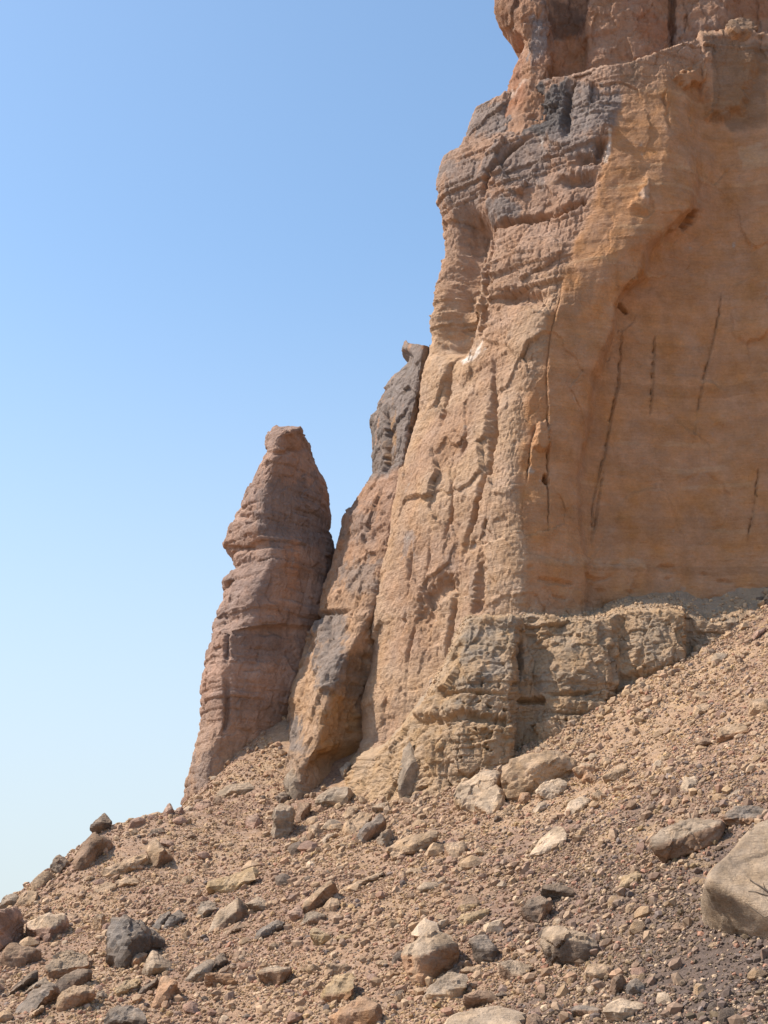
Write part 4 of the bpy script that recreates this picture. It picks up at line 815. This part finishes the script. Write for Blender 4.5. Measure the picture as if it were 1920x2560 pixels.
def rand_rot(n, nrm, wob, along=0.0):
    up = nrm + RNG.normal(size=(n, 3)) * wob; up /= np.linalg.norm(up, axis=1)[:, None]
    t = RNG.normal(size=(n, 3)) + along * np.stack([-nrm[:, 0], -nrm[:, 1], 0 * nrm[:, 0]], 1) * RNG.choice([-1, 1], (n, 1)); t -= (t * up).sum(1)[:, None] * up; t /= np.linalg.norm(t, axis=1)[:, None]
    return np.stack([t, np.cross(up, t), up], -1)            # columns
def joined(name, P, size, col, rocks, sink, wob, nrm, label, along=0.0):
    n = len(P); R = rand_rot(n, nrm, wob, along); V0 = []; F0 = []; C0 = []; off = 0
    which = RNG.integers(0, len(rocks), n)
    for k, (v, f) in enumerate(rocks):
        i = np.where(which == k)[0]
        if not len(i): continue
        w = np.einsum('nij,vj->nvi', R[i], v) * size[i, None, None] + (P[i] + nrm[i] * (size[i] * sink)[:, None])[:, None]
        nv = len(v); F0.append((f[None] + (np.arange(len(i)) * nv)[:, None, None] + off).reshape(-1, 3)); V0.append(w.reshape(-1, 3)); C0.append(np.repeat(col[i], nv, 0)); off += nv * len(i)
    me = mesh_of(name, np.concatenate(V0), np.concatenate(F0), np.concatenate(C0), False)
    return link(name, me, M_STONE, kind='stuff', label=label)
fp = np.array(FOOT)
R1 = unit_rocks(14, 1, .55)
P = spots(20000, .3); nr = slope_frame(P[:, 0], P[:, 1]); sz = .085 * (1 - RNG.random(len(P)) * .985) ** (-1 / 2.3); sz = np.minimum(sz, .34)
joined('scree_stones', P, sz, stone_cols(P, len(P)), R1, .18, .35, nr, 'loose broken stones covering the scree slope')
# chips gathered round the feet of the boulders, and broken blocks piled along the cliff foot
_q = []
for fx, fy, fr_ in FOOT:
    m = int(10 + 14 * fr_); a = RNG.uniform(0, 2 * np.pi, m); r = fr_ * RNG.uniform(.65, 1.15, m); x = fx + r * np.cos(a); y = fy + r * np.sin(a); _q.append(np.stack([x, y, ground(x, y)], -1))
_q = np.concatenate(_q); _q = _q[(_q[:, 1] > 40) & (_q[:, 1] < 121)]; nr = slope_frame(_q[:, 0], _q[:, 1])
joined('boulder_chips', _q, np.minimum(.06 * (1 - RNG.random(len(_q)) * .98) ** (-1 / 2.2), .28), stone_cols(_q, len(_q)), R1, .2, .4, nr, 'small broken chips gathered round the feet of the boulders')
P = spots(60000, 1.0); u_, v_ = bearing(P); P = P[(v_ - foot_line(u_) < RNG.uniform(5, 70, len(P))) & (u_ > 560)][:1500]; nr = slope_frame(P[:, 0], P[:, 1])
joined('foot_rubble', P, np.minimum(.13 * (1 - RNG.random(len(P)) * .985) ** (-1 / 1.8), .62), stone_cols(P, len(P)) * .4 + .6 * np.array([.385, .275, .172]) * RNG.uniform(.7, 1.15, (len(P), 1)), R1, .15, .6, nr, 'broken blocks piled where the scree meets the cliff foot')
RF = [(v * [1, .68, 1], f) for v, f in unit_rocks(16, 1, .38)]
P = spots(18000, .10, 9.0); nr = slope_frame(P[:, 0], P[:, 1]); u_, v_ = bearing(P); k_ = RNG.random(len(P)) < np.interp(v_, [1500, 1900, 2212], [1, 1, .45]) * np.interp(u_, [0, 1000, 1659], [1, 1, .5]); P, nr = P[k_], nr[k_]
sz = np.minimum(.15 * (1 - RNG.random(len(P)) * .99) ** (-1 / 1.9), .68); c_ = stone_cols(P, len(P)) * .4 + .6 * mix(np.array([.40, .28, .172]), np.array([.27, .18, .125]), sst(.35, .75, RNG.random(len(P)))) * RNG.uniform(.8, 1.15, (len(P), 1))
joined('scree_slabs', P, sz, c_, RF, .10, .28, nr, 'flat tan flakes of sandstone strewn over the scree', 4.0)
# the gravel between them: one point per pebble, pebbles set on the points by geometry nodes
P = spots(158000, .22, 3.0); n = len(P); nr = slope_frame(P[:, 0], P[:, 1]); sz = np.minimum(.036 * (1 - RNG.random(n) * .98) ** (-1 / 2.6), .13)
P = P + nr * (sz * .12)[:, None]
me = bpy.data.meshes.new('scree_gravel'); me.vertices.add(n); me.vertices.foreach_set('co', P.astype(np.float32).ravel())
for nm, ty, dat in (('Tint', 'FLOAT_COLOR', np.concatenate([stone_cols(P, n) * IRON, np.ones((n, 1))], 1)), ('Size', 'FLOAT_VECTOR', sz[:, None] * RNG.uniform(.6, 1.25, (n, 3)) * [1.1, 1, .72]), ('Turn', 'FLOAT_VECTOR', RNG.uniform(-1, 1, (n, 3)) * [.75, .75, 3.14])):
    a_ = me.attributes.new(nm, ty, 'POINT'); a_.data.foreach_set('color' if ty == 'FLOAT_COLOR' else 'vector', dat.astype(np.float32).ravel())
gravel = bpy.data.objects.new('scree_gravel', me); COL.objects.link(gravel); gravel['kind'] = 'stuff'; gravel['label'] = 'coarse brown and grey gravel between the stones of the scree'
M_GRAVEL = M_STONE.copy(); M_GRAVEL.name = 'scree_gravel'
_a = [q for q in M_GRAVEL.node_tree.nodes if q.type == 'ATTRIBUTE'][0]; _a.attribute_type = 'INSTANCER'; _a.attribute_name = 'Tint'
gt = bpy.data.node_groups.new('pebbles', 'GeometryNodeTree'); gt.interface.new_socket('Geometry', in_out='INPUT', socket_type='NodeSocketGeometry'); gt.interface.new_socket('Geometry', in_out='OUTPUT', socket_type='NodeSocketGeometry')
gi = nd(gt, 'NodeGroupInput'); go = nd(gt, 'NodeGroupOutput'); ic = nd(gt, 'GeometryNodeMeshIcoSphere'); ic.inputs['Subdivisions'].default_value = 1; ic.inputs['Radius'].default_value = 1
sp = nd(gt, 'GeometryNodeSetPosition'); rv = nd(gt, 'FunctionNodeRandomValue', data_type='FLOAT_VECTOR'); rv.inputs[0].default_value = (-.28,) * 3; rv.inputs[1].default_value = (.28,) * 3; rv.inputs['Seed'].default_value = 3
gt.links.new(ic.outputs['Mesh'], sp.inputs['Geometry']); gt.links.new(rv.outputs[0], sp.inputs['Offset'])
sm = nd(gt, 'GeometryNodeSetMaterial'); sm.inputs['Material'].default_value = M_GRAVEL; gt.links.new(sp.outputs[0], sm.inputs[0])
ip = nd(gt, 'GeometryNodeInstanceOnPoints'); gt.links.new(gi.outputs[0], ip.inputs['Points']); gt.links.new(sm.outputs[0], ip.inputs['Instance'])
for nm, ty, so_ in (('Size', 'FLOAT_VECTOR', 'Scale'), ('Turn', 'FLOAT_VECTOR', 'Rotation')):
    na = nd(gt, 'GeometryNodeInputNamedAttribute', data_type=ty); na.inputs['Name'].default_value = nm; gt.links.new(na.outputs[0], ip.inputs[so_])
gt.links.new(ip.outputs[0], go.inputs[0]); gm = gravel.modifiers.new('pebbles', 'NODES'); gm.node_group = gt
# rubble on the foot ledge and on the high ledge
def ledge(Pc, rows, cols, n, s0, s1, name, label):
    r = RNG.uniform(rows[0], rows[1] - 1.001, n); c = RNG.uniform(cols[0], cols[1] - 1.001, n); i, j = r.astype(int), c.astype(int); fr, fc = (r - i)[:, None], (c - j)[:, None]
    P = (Pc[i, j] * (1 - fr) + Pc[i + 1, j] * fr) * (1 - fc) + (Pc[i, j + 1] * (1 - fr) + Pc[i + 1, j + 1] * fr) * fc
    sz = s0 * (1 - RNG.random(n) * .97) ** (-1 / 2.0); sz = np.minimum(sz, s1); col = np.array([.40, .285, .175]) * RNG.uniform(.65, 1.25, (n, 1))
    joined(name, P, sz, col, R1, .1, .5, np.tile([[0, -.3, .95]], (n, 1)), label)
ledge(Pb, (nbb + 1, nbb + 7), (60, Pb.shape[1] - 8), 1700, .07, .34, 'ledge_rubble', 'loose rubble on top of the grey layered bench')
ledge(P2, (nb + 2, nb + 13), (100, P2.shape[1] - 30), 2400, .06, .36, 'high_ledge_rubble', 'loose rubble on the high ledge below the summit tier')
# stones one can pick apart
R3 = unit_rocks(10, 2, .6); meshes = [mesh_of('loose_rock', v, f, None, False) for v, f in R3]
for m_ in meshes: m_.materials.append(M_SMALL)
kinds = [('tan', TAN, 'small tan sandstone rock lying loose', 'small tan rocks on the scree'),
         ('brown', PINK * .85, 'small reddish brown rock lying loose', 'small reddish brown rocks on the scree'),
         ('dark', DARK * 1.25, 'small dark rock lying loose', 'small dark rocks on the scree'),
         ('pale', PALE, 'small pale rock lying loose', 'small pale rocks on the scree')]
cand = spots(3500, .2, 9.0, 20); cnt = 0
for p in cand:
    if cnt >= 230: break
    if (np.hypot(fp[:, 0] - p[0], fp[:, 1] - p[1]) < fp[:, 2] + .25).any(): continue
    u, v = bearing(p[None])
    kd = random.choices(kinds, (5, 3, 1.2, 2))[0]
    s = .27 * random.uniform(.05, 1) ** -.45 * (1.0 if p[1] > 60 else .8); cnt += 1
    o = bpy.data.objects.new('loose_rock', random.choice(meshes)); COL.objects.link(o)
    nn = slope_frame(p[0:1], p[1:2]); R = rand_rot(1, nn, .3)[0]
    from mathutils import Matrix
    o.matrix_world = Matrix.Translation(Vector(p + nn[0] * s * .15)) @ Matrix(R.tolist()).to_4x4() @ Matrix.Diagonal((s, s, s, 1))
    c = kd[1] * IRON * random.uniform(.8, 1.2); o.color = (*c, 1)
    u0, v0 = float(u[0]), float(v[0])
    where = 'high on the right scree under the bench' if v0 < 1800 and u0 > 1000 else 'low on the right, on grey gravel' if u0 > 1150 else 'low in the middle of the scree' if u0 > 600 and v0 > 1950 else 'in the middle of the slope below the cliff foot' if u0 > 600 else 'low on the left slope' if v0 > 1950 else 'high on the left slope by the skyline'
    o['label'] = kd[2] + ' ' + where; o['category'] = 'rock'; o['group'] = kd[3] + ', ' + where

# ================================================================== DRY SHRUB at the right edge
def tube(pts, r0, r1, n=7):
    pts = [Vector(p) for p in pts]; co = []; k = len(pts)
    for i, p in enumerate(pts):
        d = (pts[min(i + 1, k - 1)] - pts[max(i - 1, 0)]).normalized(); a = d.cross(Vector((.3, .2, 1))).normalized(); b = d.cross(a); r = r0 + (r1 - r0) * i / (k - 1)
        for j in range(n): t = 2 * math.pi * j / n; co.append(p + (a * math.cos(t) + b * math.sin(t)) * r)
    return np.array([c[:] for c in co]), grid_faces(k, n, True)
M_TWIG = bpy.data.materials.new('dry_bark'); M_TWIG.use_nodes = True; _b = M_TWIG.node_tree.nodes['Principled BSDF']; _b.inputs['Roughness'].default_value = .9
_n2 = nd(M_TWIG.node_tree, 'ShaderNodeTexNoise'); _n2.inputs['Scale'].default_value = 30; _r = nd(M_TWIG.node_tree, 'ShaderNodeValToRGB')
_r.color_ramp.elements[0].color = (.17, .12, .08, 1); _r.color_ramp.elements[1].color = (.36, .27, .18, 1)
M_TWIG.node_tree.links.new(_n2.outputs['Fac'], _r.inputs[0]); M_TWIG.node_tree.links.new(_r.outputs[0], _b.inputs['Base Color'])
tp = lambda x, y, d: at(*T('c', [(x, y)])[0], d)
DS = 43.0; g0 = np.array([15.6, DS, float(ground(15.6, DS))])
shrub = bpy.data.objects.new('dry_shrub', None); COL.objects.link(shrub); shrub.location = g0
shrub['label'] = 'dry leafless shrub reaching twigs in from the right edge'; shrub['category'] = 'shrub'
j0 = tp(1760, 720, DS)
def twig(nm, pts, r0, r1):
    v, f = tube(np.array(pts) - g0, r0 * 1.25, r1 * 1.3); link(nm, mesh_of(nm, v, f, None, True), M_TWIG, shrub)
twig('stem', [g0 - [0, 0, .2], (g0 + j0) / 2 + [.1, 0, 0], j0], .045, .03)
j1 = tp(1659, 640, DS)
twig('branch', [j0, j1, tp(1610, 605, DS - .1), tp(1575, 585, DS), tp(1553, 568, DS)], .03, .016)
twig('branch', [j0, tp(1690, 668, DS + .1), tp(1625, 655, DS), tp(1590, 640, DS), tp(1543, 636, DS)], .028, .015)
twig('branch', [j0, tp(1690, 770, DS), tp(1640, 790, DS + .2), tp(1590, 755, DS + .2), tp(1520, 700, DS + .3)], .022, .010)
twig('branch', [j1, tp(1640, 615, DS), tp(1632, 590, DS - .1)], .014, .008)
